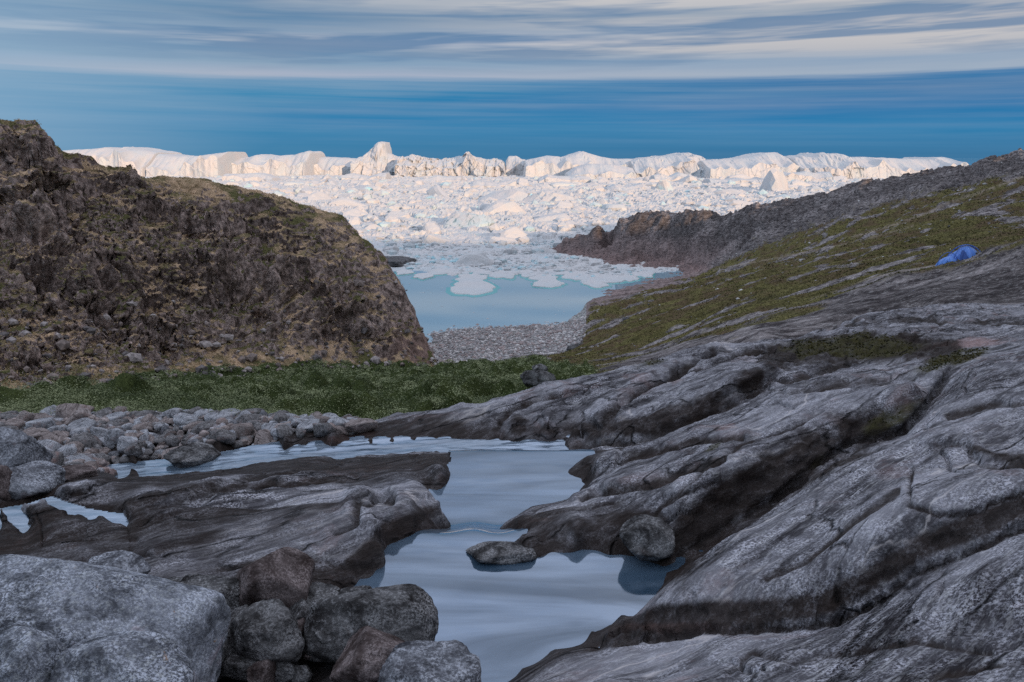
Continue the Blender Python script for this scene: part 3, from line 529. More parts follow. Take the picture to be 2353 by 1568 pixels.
# footpaths on the right hill
PATH = np.zeros(len(xx), np.float32)
def segd(pl):
    d = np.full(len(xx), 1e9)
    sel = r == 5; U = uu[sel]; V = v_of_q((P3[sel, 2] - CZ) / P3[sel, 1]); dd = np.full(sel.sum(), 1e9)
    for (a, b) in zip(pl[:-1], pl[1:]):
        ax, ay = a; bx, by = b; L = (bx - ax) ** 2 + (by - ay) ** 2
        t = np.clip(((U - ax) * (bx - ax) + (V - ay) * (by - ay)) / L, 0, 1)
        dd = np.minimum(dd, np.hypot(U - ax - t * (bx - ax), (V - ay - t * (by - ay)) * 1.3))
    d[sel] = dd; return d
PATH = (np.exp(-(segd([(1960, 545), (2060, 515), (2130, 490), (2190, 462), (2260, 440), (2353, 405)]) / 2.6) ** 2) * 0.9 + np.exp(-(segd([(1640, 620), (1800, 590), (1950, 560), (2100, 520)]) / 2.0) ** 2) * 0.6 + np.exp(-(segd([(1860, 690), (2000, 640), (2090, 620), (2160, 610)]) / 2.5) ** 2) * 0.5).astype(np.float32)

def mesh_obj(name, V, F, mats, parent=None, smooth=True, attrs=None, matidx=None, link=True):
    me = bpy.data.meshes.new(name); V = np.ascontiguousarray(V, np.float32); F = np.ascontiguousarray(F, np.int32)
    k = F.shape[1]
    me.vertices.add(len(V)); me.vertices.foreach_set('co', V.ravel())
    me.loops.add(F.size); me.loops.foreach_set('vertex_index', F.ravel())
    me.polygons.add(len(F)); me.polygons.foreach_set('loop_start', np.arange(0, F.size, k, dtype=np.int32))
    me.polygons.foreach_set('loop_total', np.full(len(F), k, np.int32))
    if matidx is not None: me.polygons.foreach_set('material_index', np.ascontiguousarray(matidx, np.int32))
    me.polygons.foreach_set('use_smooth', np.full(len(F), smooth, bool))
    for a, arr in (attrs or {}).items():
        at_ = me.attributes.new(a, 'FLOAT', 'POINT'); at_.data.foreach_set('value', np.ascontiguousarray(arr, np.float32))
    me.update(calc_edges=True); me.validate()
    for mt in (mats if isinstance(mats, (list, tuple)) else [mats]): me.materials.append(mt)
    o = bpy.data.objects.new(name, me)
    if link: COL.objects.link(o)
    if parent: o.parent = parent
    return o
def tag(o, label=None, cat=None, group=None, kind=None):
    if label: o['label'] = label
    if cat: o['category'] = cat
    if group: o['group'] = group
    if kind: o['kind'] = kind
    return o

# ------------------------------------------------------------------ materials
def new_mat(name):
    m = bpy.data.materials.new(name); m.use_nodes = True; nt = m.node_tree
    b = nt.nodes['Principled BSDF']; return m, nt, b
def attr(nt, name): n = nt.nodes.new('ShaderNodeAttribute'); n.attribute_name = name; return n.outputs['Fac']
def objco(nt): return nt.nodes.new('ShaderNodeTexCoord').outputs['Object']
def bump(nt, b, h, strength=0.5, dist=0.02):
    n = nd(nt, 'ShaderNodeBump', {'Height': h, 'Strength': strength, 'Distance': dist}); nt.links.new(n.outputs[0], b.inputs['Normal']); return n

def rock_mat(name, lo, hi, scale=1.0, lichen=0.5, pinkc=(0.30, 0.17, 0.15), use_attr=True, strike=True, bstr=0.6, bdist=0.02, orange=False):
    m, nt, b = new_mat(name); co = objco(nt)
    if strike: co2 = mapping(nt, mapping(nt, co, rot=(0, 0, -R(36.9))), scale=(0.28, 1, 1))
    else: co2 = co
    n1 = noise(nt, co2, 1.3 * scale, 5, 0.6, 0.3); n2 = noise(nt, co2, 9 * scale, 5, 0.7); n3 = noise(nt, co, 48 * scale, 3, 0.75); n4 = noise(nt, co, 3.1 * scale, 6, 0.65, 0.6)
    n5 = noise(nt, mapping(nt, co2, scale=(0.45, 1, 1)) if strike else co2, 30 * scale, 3, 0.75)
    n6 = noise(nt, mapping(nt, co2, scale=(0.5, 1, 1)) if strike else co2, 4.5 * scale, 4, 0.7, 0.4)
    base = mix(nt, ramp(nt, n1, [(0.35, 0), (0.66, 1)]), lo, tuple((a + c) / 2 for a, c in zip(lo, hi)))
    spk = mth(nt, 'MULTIPLY', ramp(nt, n3, [(0.47, 0), (0.56, 1)]), ramp(nt, mth(nt, 'ADD', mth(nt, 'MULTIPLY', n4, 0.65), mth(nt, 'MULTIPLY', n2, 0.35)), [(0.50 - 0.12 * lichen, 0), (0.62 - 0.06 * lichen, 1)]))
    col = mix(nt, spk, base, hi)
    streak = ramp(nt, n5, [(0.52, 0), (0.66, 1)])
    col = mix(nt, mth(nt, 'MULTIPLY', streak, 0.38), col, tuple(min(0.6, h * 1.3) for h in hi))
    col = mix(nt, mth(nt, 'MULTIPLY', ramp(nt, n6, [(0.36, 1), (0.52, 0)]), 0.75), col, tuple(c * 0.6 for c in lo))
    jnt = None
    if strike:
        wv = nd(nt, 'ShaderNodeVectorMath', {0: co2, 1: nd(nt, 'ShaderNodeVectorMath', {0: nd(nt, 'ShaderNodeTexNoise', {'Vector': co2, 'Scale': 1.6, 'Detail': 4}).outputs[1], 3: 0.55}, operation='SCALE').outputs[0]}, operation='ADD').outputs[0]
        vj = nd(nt, 'ShaderNodeTexVoronoi', {'Vector': wv, 'Scale': 0.95 * scale}, feature='DISTANCE_TO_EDGE')
        jnt = mth(nt, 'MULTIPLY', ramp(nt, vj.outputs[0], [(0.0, 1.0), (0.016, 0.0)]), ramp(nt, n4, [(0.40, 0), (0.55, 1)]))
        vn = mth(nt, 'ABSOLUTE', mth(nt, 'SUBTRACT', noise(nt, mapping(nt, co2, rot=(0, 0, R(7))), 0.8 * scale, 5, 0.5, 0.5), 0.52))
        vein = mth(nt, 'MULTIPLY', ramp(nt, vn, [(0.0, 1.0), (0.007, 0.0)]), ramp(nt, n1, [(0.5, 0), (0.6, 0.8)]))
        col = mix(nt, vein, col, (0.50, 0.47, 0.47))
    pk = ramp(nt, noise(nt, co, 0.9 * scale, 5, 0.65, 0.8), [(0.56, 0), (0.70, 1)])
    if use_attr: pk = mth(nt, 'ADD', mth(nt, 'MULTIPLY', pk, 0.5), attr(nt, 'pink'), clamp=True)
    col = mix(nt, mth(nt, 'MULTIPLY', pk, mth(nt, 'ADD', mth(nt, 'MULTIPLY', n2, 0.8), 0.15), clamp=True), col, pinkc)
    if orange:
        og = ramp(nt, noise(nt, co, 5 * scale, 4, 0.7, 0.5), [(0.68, 0), (0.74, 1)]); col = mix(nt, mth(nt, 'MULTIPLY', og, 0.7), col, (0.30, 0.15, 0.05))
    rough = 0.78
    if use_attr:
        dk = attr(nt, 'dark'); dkn = mth(nt, 'MULTIPLY', dk, mth(nt, 'ADD', mth(nt, 'MULTIPLY', n2, -1.0), 1.5), clamp=True)
        wet_shade_c = mix(nt, n2, (0.006, 0.005, 0.005), (0.042, 0.030, 0.025))  # near-black for wet rock and for the painted groove shade
        col = mix(nt, mth(nt, 'MULTIPLY', dkn, 0.93), col, wet_shade_c)
        ms = attr(nt, 'grass')
        msn = mth(nt, 'MULTIPLY', ms, ramp(nt, n2, [(0.35, 0.3), (0.6, 1)]))
        mc = mix(nt, noise(nt, co, 7 * scale, 4, 0.7), (0.012, 0.016, 0.006), (0.085, 0.075, 0.025))
        col = mix(nt, msn, col, mc)
        rg = mth(nt, 'SUBTRACT', 0.8, mth(nt, 'MULTIPLY', dkn, 0.28)); nt.links.new(rg, b.inputs['Roughness'])
    else: b.inputs['Roughness'].default_value = rough
    if jnt is not None: col = mix(nt, mth(nt, 'MULTIPLY', jnt, 0.85), col, (0.008, 0.007, 0.007))
    nt.links.new(col, b.inputs['Base Color'])
    b.inputs['Specular IOR Level'].default_value = 0.35
    hh = mth(nt, 'ADD', mth(nt, 'ADD', mth(nt, 'MULTIPLY', n2, 0.5), mth(nt, 'MULTIPLY', n3, 0.35)), mth(nt, 'MULTIPLY', n5, 0.55))
    hh = mth(nt, 'ADD', hh, mth(nt, 'MULTIPLY', n6, 0.7))
    if jnt is not None: hh = mth(nt, 'SUBTRACT', hh, mth(nt, 'MULTIPLY', jnt, 1.6))
    bump(nt, b, hh, bstr, bdist)
    b.inputs['Specular IOR Level'].default_value = 0.03
    return m
M_rock = rock_mat('gneiss', (0.022, 0.019, 0.022), (0.45, 0.45, 0.50), 1.0, 0.60, bstr=0.8, bdist=0.03)
M_bed = rock_mat('stream_bed_rock', (0.03, 0.028, 0.028), (0.14, 0.14, 0.15), 1.0, 0.4)

def hill_mat(name, rock_lo, rock_hi, grass_a, grass_b, grass_c, k=1.0, strike=False, pinkc=(0.30, 0.19, 0.16)):
    m, nt, b = new_mat(name); co = objco(nt)
    co2 = mapping(nt, mapping(nt, co, rot=(0, 0, -R(30))), scale=(0.25, 1, 1.6)) if strike else co
    n1 = noise(nt, co2, 0.22 * k, 5, 0.6, 0.4); n2 = noise(nt, co2, 1.3 * k, 6, 0.72, 0.2); n3 = noise(nt, co2, 6.0 * k, 4, 0.75); n4 = noise(nt, co, 0.5 * k, 5, 0.62, 0.5)
    rk = mix(nt, ramp(nt, n2, [(0.42, 0), (0.66, 1)]), rock_lo, rock_hi)
    rk = mix(nt, mth(nt, 'MULTIPLY', ramp(nt, n3, [(0.55, 0), (0.68, 1)]), 0.6), rk, tuple(min(0.6, c * 1.9) for c in rock_hi))
    rk = mix(nt, mth(nt, 'MULTIPLY', attr(nt, 'dark'), ramp(nt, n3, [(0.4, 0.85), (0.62, 0.35)])), rk, tuple(c * 0.6 for c in rock_lo))
    rk = mix(nt, mth(nt, 'MULTIPLY', attr(nt, 'pink'), ramp(nt, n2, [(0.35, 0.2), (0.6, 0.9)])), rk, pinkc)
    gr = mix(nt, ramp(nt, n4, [(0.32, 0), (0.54, 1)]), grass_a, grass_b)
    gr = mix(nt, ramp(nt, noise(nt, co, 0.19 * k, 4, 0.6, 0.7), [(0.44, 0), (0.58, 1)]), gr, grass_c)
    gr = mix(nt, ramp(nt, n3, [(0.35, 0.65), (0.6, 0)]), gr, tuple(c * 0.3 for c in grass_a))
    gm = mth(nt, 'ADD', attr(nt, 'grass'), mth(nt, 'MULTIPLY', mth(nt, 'SUBTRACT', n2, 0.5), 1.3))
    col = mix(nt, ramp(nt, gm, [(0.36, 0), (0.60, 1)]), rk, gr)
    col = mix(nt, attr(nt, 'path'), col, (0.30, 0.25, 0.20))
    nt.links.new(col, b.inputs['Base Color']); b.inputs['Roughness'].default_value = 0.9; b.inputs['Specular IOR Level'].default_value = 0.03
    bump(nt, b, mth(nt, 'ADD', mth(nt, 'MULTIPLY', n3, 0.7), n2), 0.9, 0.35 / k)
    return m
M_left = hill_mat('left_hill_ground', (0.12, 0.086, 0.076), (0.64, 0.49, 0.44), (0.19, 0.14, 0.08), (0.72, 0.51, 0.34), (0.14, 0.14, 0.06))
M_right = hill_mat('right_hill_ground', (0.060, 0.052, 0.054), (0.42, 0.38, 0.38), (0.062, 0.058, 0.026), (0.19, 0.17, 0.07), (0.15, 0.11, 0.065), strike=True, pinkc=(0.27, 0.185, 0.175))
M_valley = hill_mat('valley_ground', (0.05, 0.05, 0.035), (0.12, 0.12, 0.09), (0.035, 0.05, 0.018), (0.08, 0.10, 0.035), (0.06, 0.08, 0.028), k=2.5)

def beach_mat():
    m, nt, b = new_mat('beach_shingle'); co = objco(nt)
    vo = nd(nt, 'ShaderNodeTexVoronoi', {'Scale': 1.9, 'Randomness': 1.0}); nt.links.new(co, vo.inputs['Vector'])
    n = noise(nt, co, 0.9, 5, 0.7)
    c = ramp(nt, mth(nt, 'MULTIPLY', vo.outputs['Distance'], 1.2), [(0.0, (0.58, 0.55, 0.54)), (0.5, (0.38, 0.355, 0.355)), (0.85, (0.07, 0.06, 0.06))])
    c = mix(nt, 0.55, c, vo.outputs['Color'], 'SOFT_LIGHT'); c = mix(nt, 0.6, c, mix(nt, n, (0.4, 0.38, 0.38), (0.9, 0.88, 0.88)), 'MULTIPLY')
    hsv = nd(nt, 'ShaderNodeHueSaturation', {'Saturation': 0.25, 'Color': c})
    nt.links.new(hsv.outputs[0], b.inputs['Base Color']); b.inputs['Roughness'].default_value = 0.85
    bump(nt, b, mth(nt, 'MULTIPLY', vo.outputs['Distance'], -1), 1.0, 0.35)
    return m
M_beach = beach_mat()
def simple_mat(name, c1, c2, scale, rough=0.8, bs=0.3, bd=0.02, contrast=(0.35, 0.65), detail=5):
    m, nt, b = new_mat(name); co = objco(nt); n = noise(nt, co, scale, detail, 0.65, 0.3)
    nt.links.new(mix(nt, ramp(nt, n, [(contrast[0], 0), (contrast[1], 1)]), c1, c2), b.inputs['Base Color'])
    b.inputs['Roughness'].default_value = rough; bump(nt, b, n, bs, bd); return m

# ------------------------------------------------------------------ the land, cut along its regions
fi = (np.arange(NR - 1)[:, None] * NT + np.arange(NT - 1)[None]).ravel()
FACES = np.stack([fi, fi + 1, fi + NT + 1, fi + NT], 1)
fz = P3[:, 2]; fr_ = REG[fi]
deep = (fz[FACES].max(1) < -2.2)
def land(name, reg, mat):
    sel = (fr_ == reg) & ~deep
    F = FACES[sel]; used, inv = np.unique(F, return_inverse=True)
    o = mesh_obj(name, P3[used], inv.reshape(F.shape), mat, attrs={'grass': g[used], 'dark': DARK[used], 'pink': PINK[used], 'path': PATH[used]})
    tag(o, kind='structure'); return o
land('bedrock', 0, M_rock); land('stream_bank_ground', 1, M_bed); land('valley_ground', 2, M_valley)
land('left_hill', 3, M_left); land('beach', 4, M_beach); land('right_hill', 5, M_right)
GZ = P3[:, 2].reshape(NR, NT)
def ground(x, y):
    x = np.atleast_1d(np.asarray(x, float)); y = np.atleast_1d(np.asarray(y, float)); t = x / y; ly = np.log(y)
    a = np.clip((t - T0) / (T1 - T0) * (NT - 1), 0, NT - 1.001); i = a.astype(int); fa = a - i
    b = np.clip(np.interp(ly, ROWS, np.arange(NR)), 0, NR - 1.001); j = b.astype(int); fb = b - j
    return (GZ[j, i] * (1 - fa) + GZ[j, i + 1] * fa) * (1 - fb) + (GZ[j + 1, i] * (1 - fa) + GZ[j + 1, i + 1] * fa) * fb
# ground behind and beside the camera rises to the ridge that keeps the evening sun off the valley
def back_ridge():
    nx, ny = 160, 120
    X, Yb = np.meshgrid(np.linspace(-420, 420, nx), 2.4 - np.linspace(0, 1, ny) ** 1.6 * 300)
    p = np.stack([X.ravel(), Yb.ravel(), np.zeros(nx * ny)], 1)
    dd = 2.4 - p[:, 1]
    hgt = 30.5 + RIDGE_H * sstep(12, 150, dd) * (1 - 0.6 * sstep(170, 300, dd)) + 4 * sstep(5, 60, dd) * fbm(p * 0.02, 4)
    near_ = sstep(2.2, 0, dd); hgt -= near_ * 0.6
    hgt -= 40 * sstep(3, 25, np.abs(p[:, 0])) * sstep(40, 0, dd) * 0.0
    p[:, 2] = hgt
    fi = (np.arange(ny - 1)[:, None] * nx + np.arange(nx - 1)[None]).ravel(); F = np.stack([fi, fi + nx, fi + nx + 1, fi + 1], 1)
    z0 = np.zeros(len(p))
    o = mesh_obj('ridge', p, F, M_right, attrs={'grass': z0 + 0.6, 'dark': z0, 'pink': z0, 'path': z0}); tag(o, kind='structure')
RIDGE_H = 59
back_ridge()
def flank(side):
    '''the land goes on beyond the traced strip'''
    c = NT - 1 if side > 0 else 0; rows = np.unique(np.concatenate([np.arange(0, NR, 4), [NR - 1]])); s_ = np.linspace(0, 1, 46) ** 1.4
    E = P3.reshape(NR, NT, 3)[rows, c]; w = 26 + E[:, 1] * 0.25
    X = E[:, 0, None] + side * s_[None] * w[:, None]; Yk = np.repeat(E[:, 1, None], 46, 1); Z0 = E[:, 2]
    k = 15; Zs = np.array([Z0[max(0, i - k):i + k + 1].mean() for i in range(len(Z0))]); bl = sstep(0, 0.25, s_)[None]
    Zq = Z0[:, None] * (1 - bl) + Zs[:, None] * bl
    p = np.stack([X.ravel(), Yk.ravel(), Zq.ravel()], 1)
    nn = (0.25 * fbm(p * 0.5, 4, 0.55, ridged=True) + 0.8 * fbm(p * 0.09, 3)).reshape(X.shape) * sstep(0, 0.2, s_)[None]
    p[:, 2] += nn.ravel(); n = 46; R_ = len(rows)
    fi = (np.arange(R_ - 1)[:, None] * n + np.arange(n - 1)[None]).ravel(); F = np.stack([fi, fi + 1, fi + n + 1, fi + n] if side > 0 else [fi, fi + n, fi + n + 1, fi + 1], 1)
    at_ = {k_: np.repeat(a.reshape(NR, NT)[rows, c], n) for k_, a in (('grass', g), ('dark', DARK * 0.3), ('pink', PINK), ('path', PATH * 0))}
    mi = (p[fi][:, 1] > 16).astype(int)
    tag(mesh_obj('slope', p, F, [M_rock, M_right], attrs=at_, matidx=mi), kind='structure')
flank(1); flank(-1)
def apron():
    r0 = P3.reshape(NR, NT, 3)[0]; X, Yk = np.meshgrid(np.linspace(-30, 30, 260), np.linspace(-6, 1.0, 40) ** 1.0)
    y0 = r0[:, 1].mean(); Yk = -6 + (Yk + 6) / 7.0 * (y0 + 6.0)
    z = np.interp(X.ravel(), r0[:, 0], np.convolve(r0[:, 2], np.ones(9) / 9, 'same').clip(r0[:, 2].min(), r0[:, 2].max())); p = np.stack([X.ravel(), Yk.ravel(), z], 1)
    p[:, 2] += (0.12 * fbm(p * 0.9, 4, 0.55)) * sstep(y0, y0 - 1.0, p[:, 1]) - 0.03
    fi = (np.arange(39)[:, None] * 260 + np.arange(259)[None]).ravel(); F = np.stack([fi, fi + 1, fi + 261, fi + 260], 1); z0 = np.zeros(len(p))
    tag(mesh_obj('ground', p, F, M_rock, attrs={'grass': z0, 'dark': z0, 'pink': z0, 'path': z0}), kind='structure')
apron()

# ------------------------------------------------------------------ water
def sea_mat():
    m, nt, b = new_mat('sea_water'); co = objco(nt)
    n = noise(nt, mapping(nt, co, scale=(1, 0.5, 1)), 0.6, 4, 0.6)
    b.inputs['Base Color'].default_value = (0.21, 0.34, 0.42, 1); b.inputs['Roughness'].default_value = 0.045
    b.inputs['IOR'].default_value = 1.33; b.inputs['Specular IOR Level'].default_value = 0.9
    bump(nt, b, n, 0.05, 0.05); return m
S_ = 40000.0
o = mesh_obj('sea', [(-S_, 60, 0), (S_, 60, 0), (S_, 60 + 2 * S_, 0), (-S_, 60 + 2 * S_, 0)], [[0, 1, 2, 3]], sea_mat()); tag(o, kind='structure')

def stream_mat():
    m, nt, b = new_mat('long_exposure_stream_water'); co = objco(nt)
    cr = mapping(nt, mapping(nt, co, rot=(0, 0, -R(20))), scale=(0.35, 1.2, 1))
    n = noise(nt, cr, 1.1, 3, 0.45, 0.6); fo = attr(nt, 'foam')
    fn = noise(nt, mapping(nt, co, scale=(1.2, 5, 1)), 2.0, 4, 0.6, 1.0)
    fil = noise(nt, mapping(nt, co, rot=(0, 0, R(12)), scale=(0.8, 3.2, 1)), 1.8, 5, 0.6, 1.2)
    milk = ramp(nt, n, [(0.36, 0.12), (0.62, 0.85)])
    col = mix(nt, milk, (0.010, 0.032, 0.058), (0.10, 0.145, 0.20))
    col = mix(nt, mth(nt, 'MULTIPLY', fo, ramp(nt, fil, [(0.34, 0.0), (0.68, 0.8)])), col, (0.46, 0.54, 0.64))
    col = mix(nt, mth(nt, 'MULTIPLY', fo, ramp(nt, fil, [(0.30, 0.75), (0.44, 0.0)])), col, (0.03, 0.06, 0.09))
    nt.links.new(col, b.inputs['Base Color']); b.inputs['Roughness'].default_value = 0.09
    b.inputs['IOR'].default_value = 1.33; b.inputs['Specular IOR Level'].default_value = 1.0
    bn = bump(nt, b, mth(nt, 'ADD', mth(nt, 'MULTIPLY', n, 0.15), mth(nt, 'MULTIPLY', mth(nt, 'MULTIPLY', fo, fn), 1.0)), 0.25, 0.03)
    gl = nd(nt, 'ShaderNodeBsdfGlossy', {'Color': (0.66, 0.80, 1.0, 1), 'Roughness': 0.07, 'Normal': bn.outputs[0]})
    ms = nd(nt, 'ShaderNodeMixShader', {0: mth(nt, 'SUBTRACT', mth(nt, 'ADD', 0.09, mth(nt, 'MULTIPLY', ramp(nt, noise(nt, mapping(nt, co, rot=(0, 0, R(-28)), scale=(0.30, 1.5, 1)), 1.0, 5, 0.55, 1.2), [(0.34, 0.0), (0.60, 1.0)]), 0.24)), mth(nt, 'MULTIPLY', fo, 0.15)), 1: b.outputs[0], 2: gl.outputs[0]})
    nt.links.new(ms.outputs[0], nt.nodes['Material Output'].inputs[0])
    return m
M_stream = stream_mat()
def water_height(x, y):
    # near pool, short chute, upper pool, rapids
    u = u_of(x / y, 1150.0)
    k1 = sstep(7.15, 8.1, y + 0.25 * gn(np.stack([x * 2, y * 0, x * 0], 1))); k2 = sstep(10.15, 11.0, y + 0.3 * (x < 0) * 0)
    k2 = np.maximum(k2, sstep(-0.9, -1.4, x) * sstep(9.6, 9.9, y))
    z = W1 + (W2 - W1) * k1 + (W3 - W2) * k2 + 0.06 * sstep(-2.0, 1.0, x) * k2 + (W3f(x) - W3) * k2
    return z, k1, k2
def inpoly(x, y, P):
    c = np.zeros(len(x), bool)
    for (x1, y1), (x2, y2) in zip(P, P[1:] + P[:1]):
        k = ((y1 > y) != (y2 > y)) & (x < (x2 - x1) * (y - y1) / (y2 - y1 + 1e-12) + x1); c ^= k
    return c
def build_stream():
    xs = np.linspace(-6.6, 3.0, 420); ys = np.linspace(4.0, 12.9, 400)
    X, Yg = np.meshgrid(xs, ys); x = X.ravel(); y = Yg.ravel(); z, k1, k2 = water_height(x, y)
    c1 = 4 * k1 * (1 - k1); c2 = 4 * k2 * (1 - k2)
    rip = fbm(np.stack([x * 1.3, y * 5, x * 0], 1), 4, 0.55)
    rap = np.clip(c2 + 0.75 * k2, 0, 1)
    z = z + 0.045 * rap * rip + 0.012 * c1 * rip + 0.002 * fbm(np.stack([x * 2, y * 3, x * 0], 1), 2)
    foam = np.clip(0.8 * rap + 0.5 * c1, 0, 1)
    gz = ground(x, y)
    ch = [PZ(*p)[:2] for p in [(1100, 1640, W1), (1250, 1620, W1), (1350, 1560, W1), (1500, 1530, W1), (1460, 1470, W1), (1480, 1400, W1), (1640, 1300, W1), (1600, 1240, W1), (1200, 1215, W1), (1200, 1200, 30.28), (1300, 1190, W2), (1430, 1185, W2), (1400, 1110, W2), (1330, 1080, W2), (1365, 1050, W2), (1350, 995, W3), (1050, 995, W3), (850, 1003, W3), (640, 1012, 29.66), (500, 1040, 29.58), (230, 1070, W3L), (225, 1112, W3L), (330, 1112, 29.5), (560, 1092, 29.6), (900, 1055, W3), (1030, 1060, W3), (1040, 1078, 30.0), (1000, 1095, W2), (970, 1120, W2), (975, 1150, W2), (1000, 1185, 30.2), (1000, 1205, 30.3), (880, 1240, W1), (850, 1300, W1), (770, 1345, W1), (650, 1420, W1), (580, 1560, W1), (600, 1640, W1)]]
    ok = (gz < z + 0.10) & inpoly(x, y, [(t * d, d) for t, d in ch])
    OK = ok.reshape(X.shape); fi = (np.arange(399)[:, None] * 420 + np.arange(419)[None])
    keep = (OK[:-1, :-1] | OK[1:, :-1] | OK[:-1, 1:] | OK[1:, 1:])
    fi = fi[keep]; F = np.stack([fi, fi + 1, fi + 421, fi + 420], 1); used, inv = np.unique(F, return_inverse=True)
    V = np.stack([x, y, z], 1)
    o = mesh_obj('stream_water', V[used], inv.reshape(F.shape), M_stream, attrs={'foam': foam[used]}); tag(o, kind='structure')
    # left cascade, running out of the frame
    xs = np.linspace(-6.5, -2.6, 160); ys = np.linspace(6.2, 9.2, 120); X, Yg = np.meshgrid(xs, ys); x = X.ravel(); y = Yg.ravel()
    z = W4 + 0.075 + 0.02 * fbm(np.stack([x * 1.5, y * 6, x * 0], 1), 3) + 0.05 * sstep(6.9, 7.8, y)
    gz = ground(x, y); ch = [PZ(a, b, W4)[:2] for a, b in [(-90, 1330), (-90, 1215), (60, 1185), (120, 1168), (200, 1195), (320, 1212), (330, 1245), (150, 1285), (40, 1320)]]; OK = ((gz < z + 0.08) & inpoly(x, y, [(t * d, d) for t, d in ch])).reshape(X.shape); fi = (np.arange(119)[:, None] * 160 + np.arange(159)[None])
    keep = (OK[:-1, :-1] | OK[1:, :-1] | OK[:-1, 1:] | OK[1:, 1:]); fi = fi[keep]
    if len(fi):
        F = np.stack([fi, fi + 1, fi + 161, fi + 160], 1); used, inv = np.unique(F, return_inverse=True); V = np.stack([x, y, z], 1)
        o = mesh_obj('cascade_water', V[used], inv.reshape(F.shape), M_stream, attrs={'foam': np.full(len(used), 0.8)}); tag(o, kind='structure')
build_stream()

# ------------------------------------------------------------------ rocks
import bmesh
def ico(n):
    bm = bmesh.new(); bmesh.ops.create_icosphere(bm, subdivisions=n, radius=1.0)
    V = np.array([v.co[:] for v in bm.verts], np.float32); F = np.array([[v.index for v in f.verts] for f in bm.faces], np.int32); bm.free(); return V, F
ICO = {n: ico(n) for n in (1, 2, 3, 4, 6)}
def rock_shape(seed, n=4, size=(1, 1, 1), ang=0.6, nplanes=14, rough=0.06, sharp=14, rot=0.0, tilt=0.0, cuts=None):
    rs = np.random.RandomState(seed); V, F = ICO[n]
    XN = np.array([(1, 0, 0), (-1, 0, 0), (0, 1, 0), (0, -1, 0), (0, 0, 1), (0, 0, -1)], float); XN = XN + rs.normal(size=(6, 3)) * 0.28; XN /= np.linalg.norm(XN, axis=1)[:, None]
    N = rs.normal(size=(nplanes, 3)); N /= np.linalg.norm(N, axis=1)[:, None]
    H = 1 - ang * (0.12 + 0.42 * rs.rand(nplanes)); H = np.concatenate([H, [0.9] * len(XN)]); N = np.concatenate([N, XN])
    if cuts: N = np.array([c[:3] for c in cuts], float); N /= np.linalg.norm(N, axis=1)[:, None]; H = np.array([c[3] for c in cuts])
    D = np.maximum(V @ N.T, 1e-3) / H[None]; rad = 1.0 / (np.power(np.power(D, sharp).sum(1) + 0.02, 1.0 / sharp))
    off = rs.rand(3) * 50
    P = V * rad[:, None]
    P = P * (1 + rough * 1.6 * fbm(P * 1.3 + off, 3)[:, None] + rough * 0.7 * fbm(P * 5 + off, 4, 0.6)[:, None])
    if n >= 6: P = P * (1 + rough * 0.14 * fbm(P * 24 + off, 3, 0.6)[:, None])
    P = P * np.array(size, np.float32)
    c, s = math.cos(tilt), math.sin(tilt); P = P @ np.array([[c, 0, s], [0, 1, 0], [-s, 0, c]], np.float32).T
    c, s = math.cos(rot), math.sin(rot); P = P @ np.array([[c, -s, 0], [s, c, 0], [0, 0, 1]], np.float32).T
    return P.astype(np.float32), F
MR_grey = rock_mat('boulder_grey', (0.035, 0.035, 0.042), (0.40, 0.42, 0.47), 1.0, 0.8, use_attr=False, strike=False, bstr=0.7, bdist=0.02)
MR_giant = rock_mat('boulder_pale', (0.045, 0.048, 0.058), (0.44, 0.47, 0.54), 1.3, 0.95, pinkc=(0.34, 0.16, 0.17), use_attr=False, strike=False, bstr=0.7, bdist=0.02, orange=True)
MR_dark = rock_mat('boulder_dark', (0.014, 0.012, 0.012), (0.30, 0.30, 0.31), 1.2, 0.42, pinkc=(0.12, 0.065, 0.05), use_attr=False, strike=False, bstr=0.8, bdist=0.02)
MR_red = rock_mat('boulder_reddish', (0.035, 0.024, 0.022), (0.26, 0.22, 0.22), 1.2, 0.5, pinkc=(0.13, 0.075, 0.062), use_attr=False, strike=False, bstr=0.7, bdist=0.02)
MR_field = [rock_mat('cobble_a', (0.11, 0.11, 0.125), (0.58, 0.60, 0.65), 1.2, 1.1, use_attr=False, strike=True, bdist=0.03),
            rock_mat('cobble_b', (0.05, 0.047, 0.048), (0.34, 0.33, 0.34), 1.2, 0.8, use_attr=False, strike=False, bdist=0.03),
            rock_mat('cobble_c', (0.11, 0.085, 0.08), (0.48, 0.42, 0.41), 1.2, 0.7, pinkc=(0.24, 0.12, 0.10), use_attr=False, strike=True, bdist=0.03)]
def boulder(u, v, d, w, h, seed, mat, label, ang=0.75, cuts=None, depth=1.0, rough=0.085, rot=0.0, tilt=0.0, sink=None, n=6, planes=12, sharp=24, cat='boulder'):
    x, y, z = at(u, v, d); sx = w / 2 / FPX * d * 1.06; sz = h / 2 / FPX * d * 1.12
    P, F = rock_shape(seed, n, (sx, (sx + sz) / 2 * depth, sz), ang, planes, rough, sharp, rot, tilt, cuts)
    o = mesh_obj('boulder', P, F, mat); o.location = (x, y, z); tag(o, label, cat, 'large boulders on the near bank of the stream' if d < 7.5 else None)
    return o
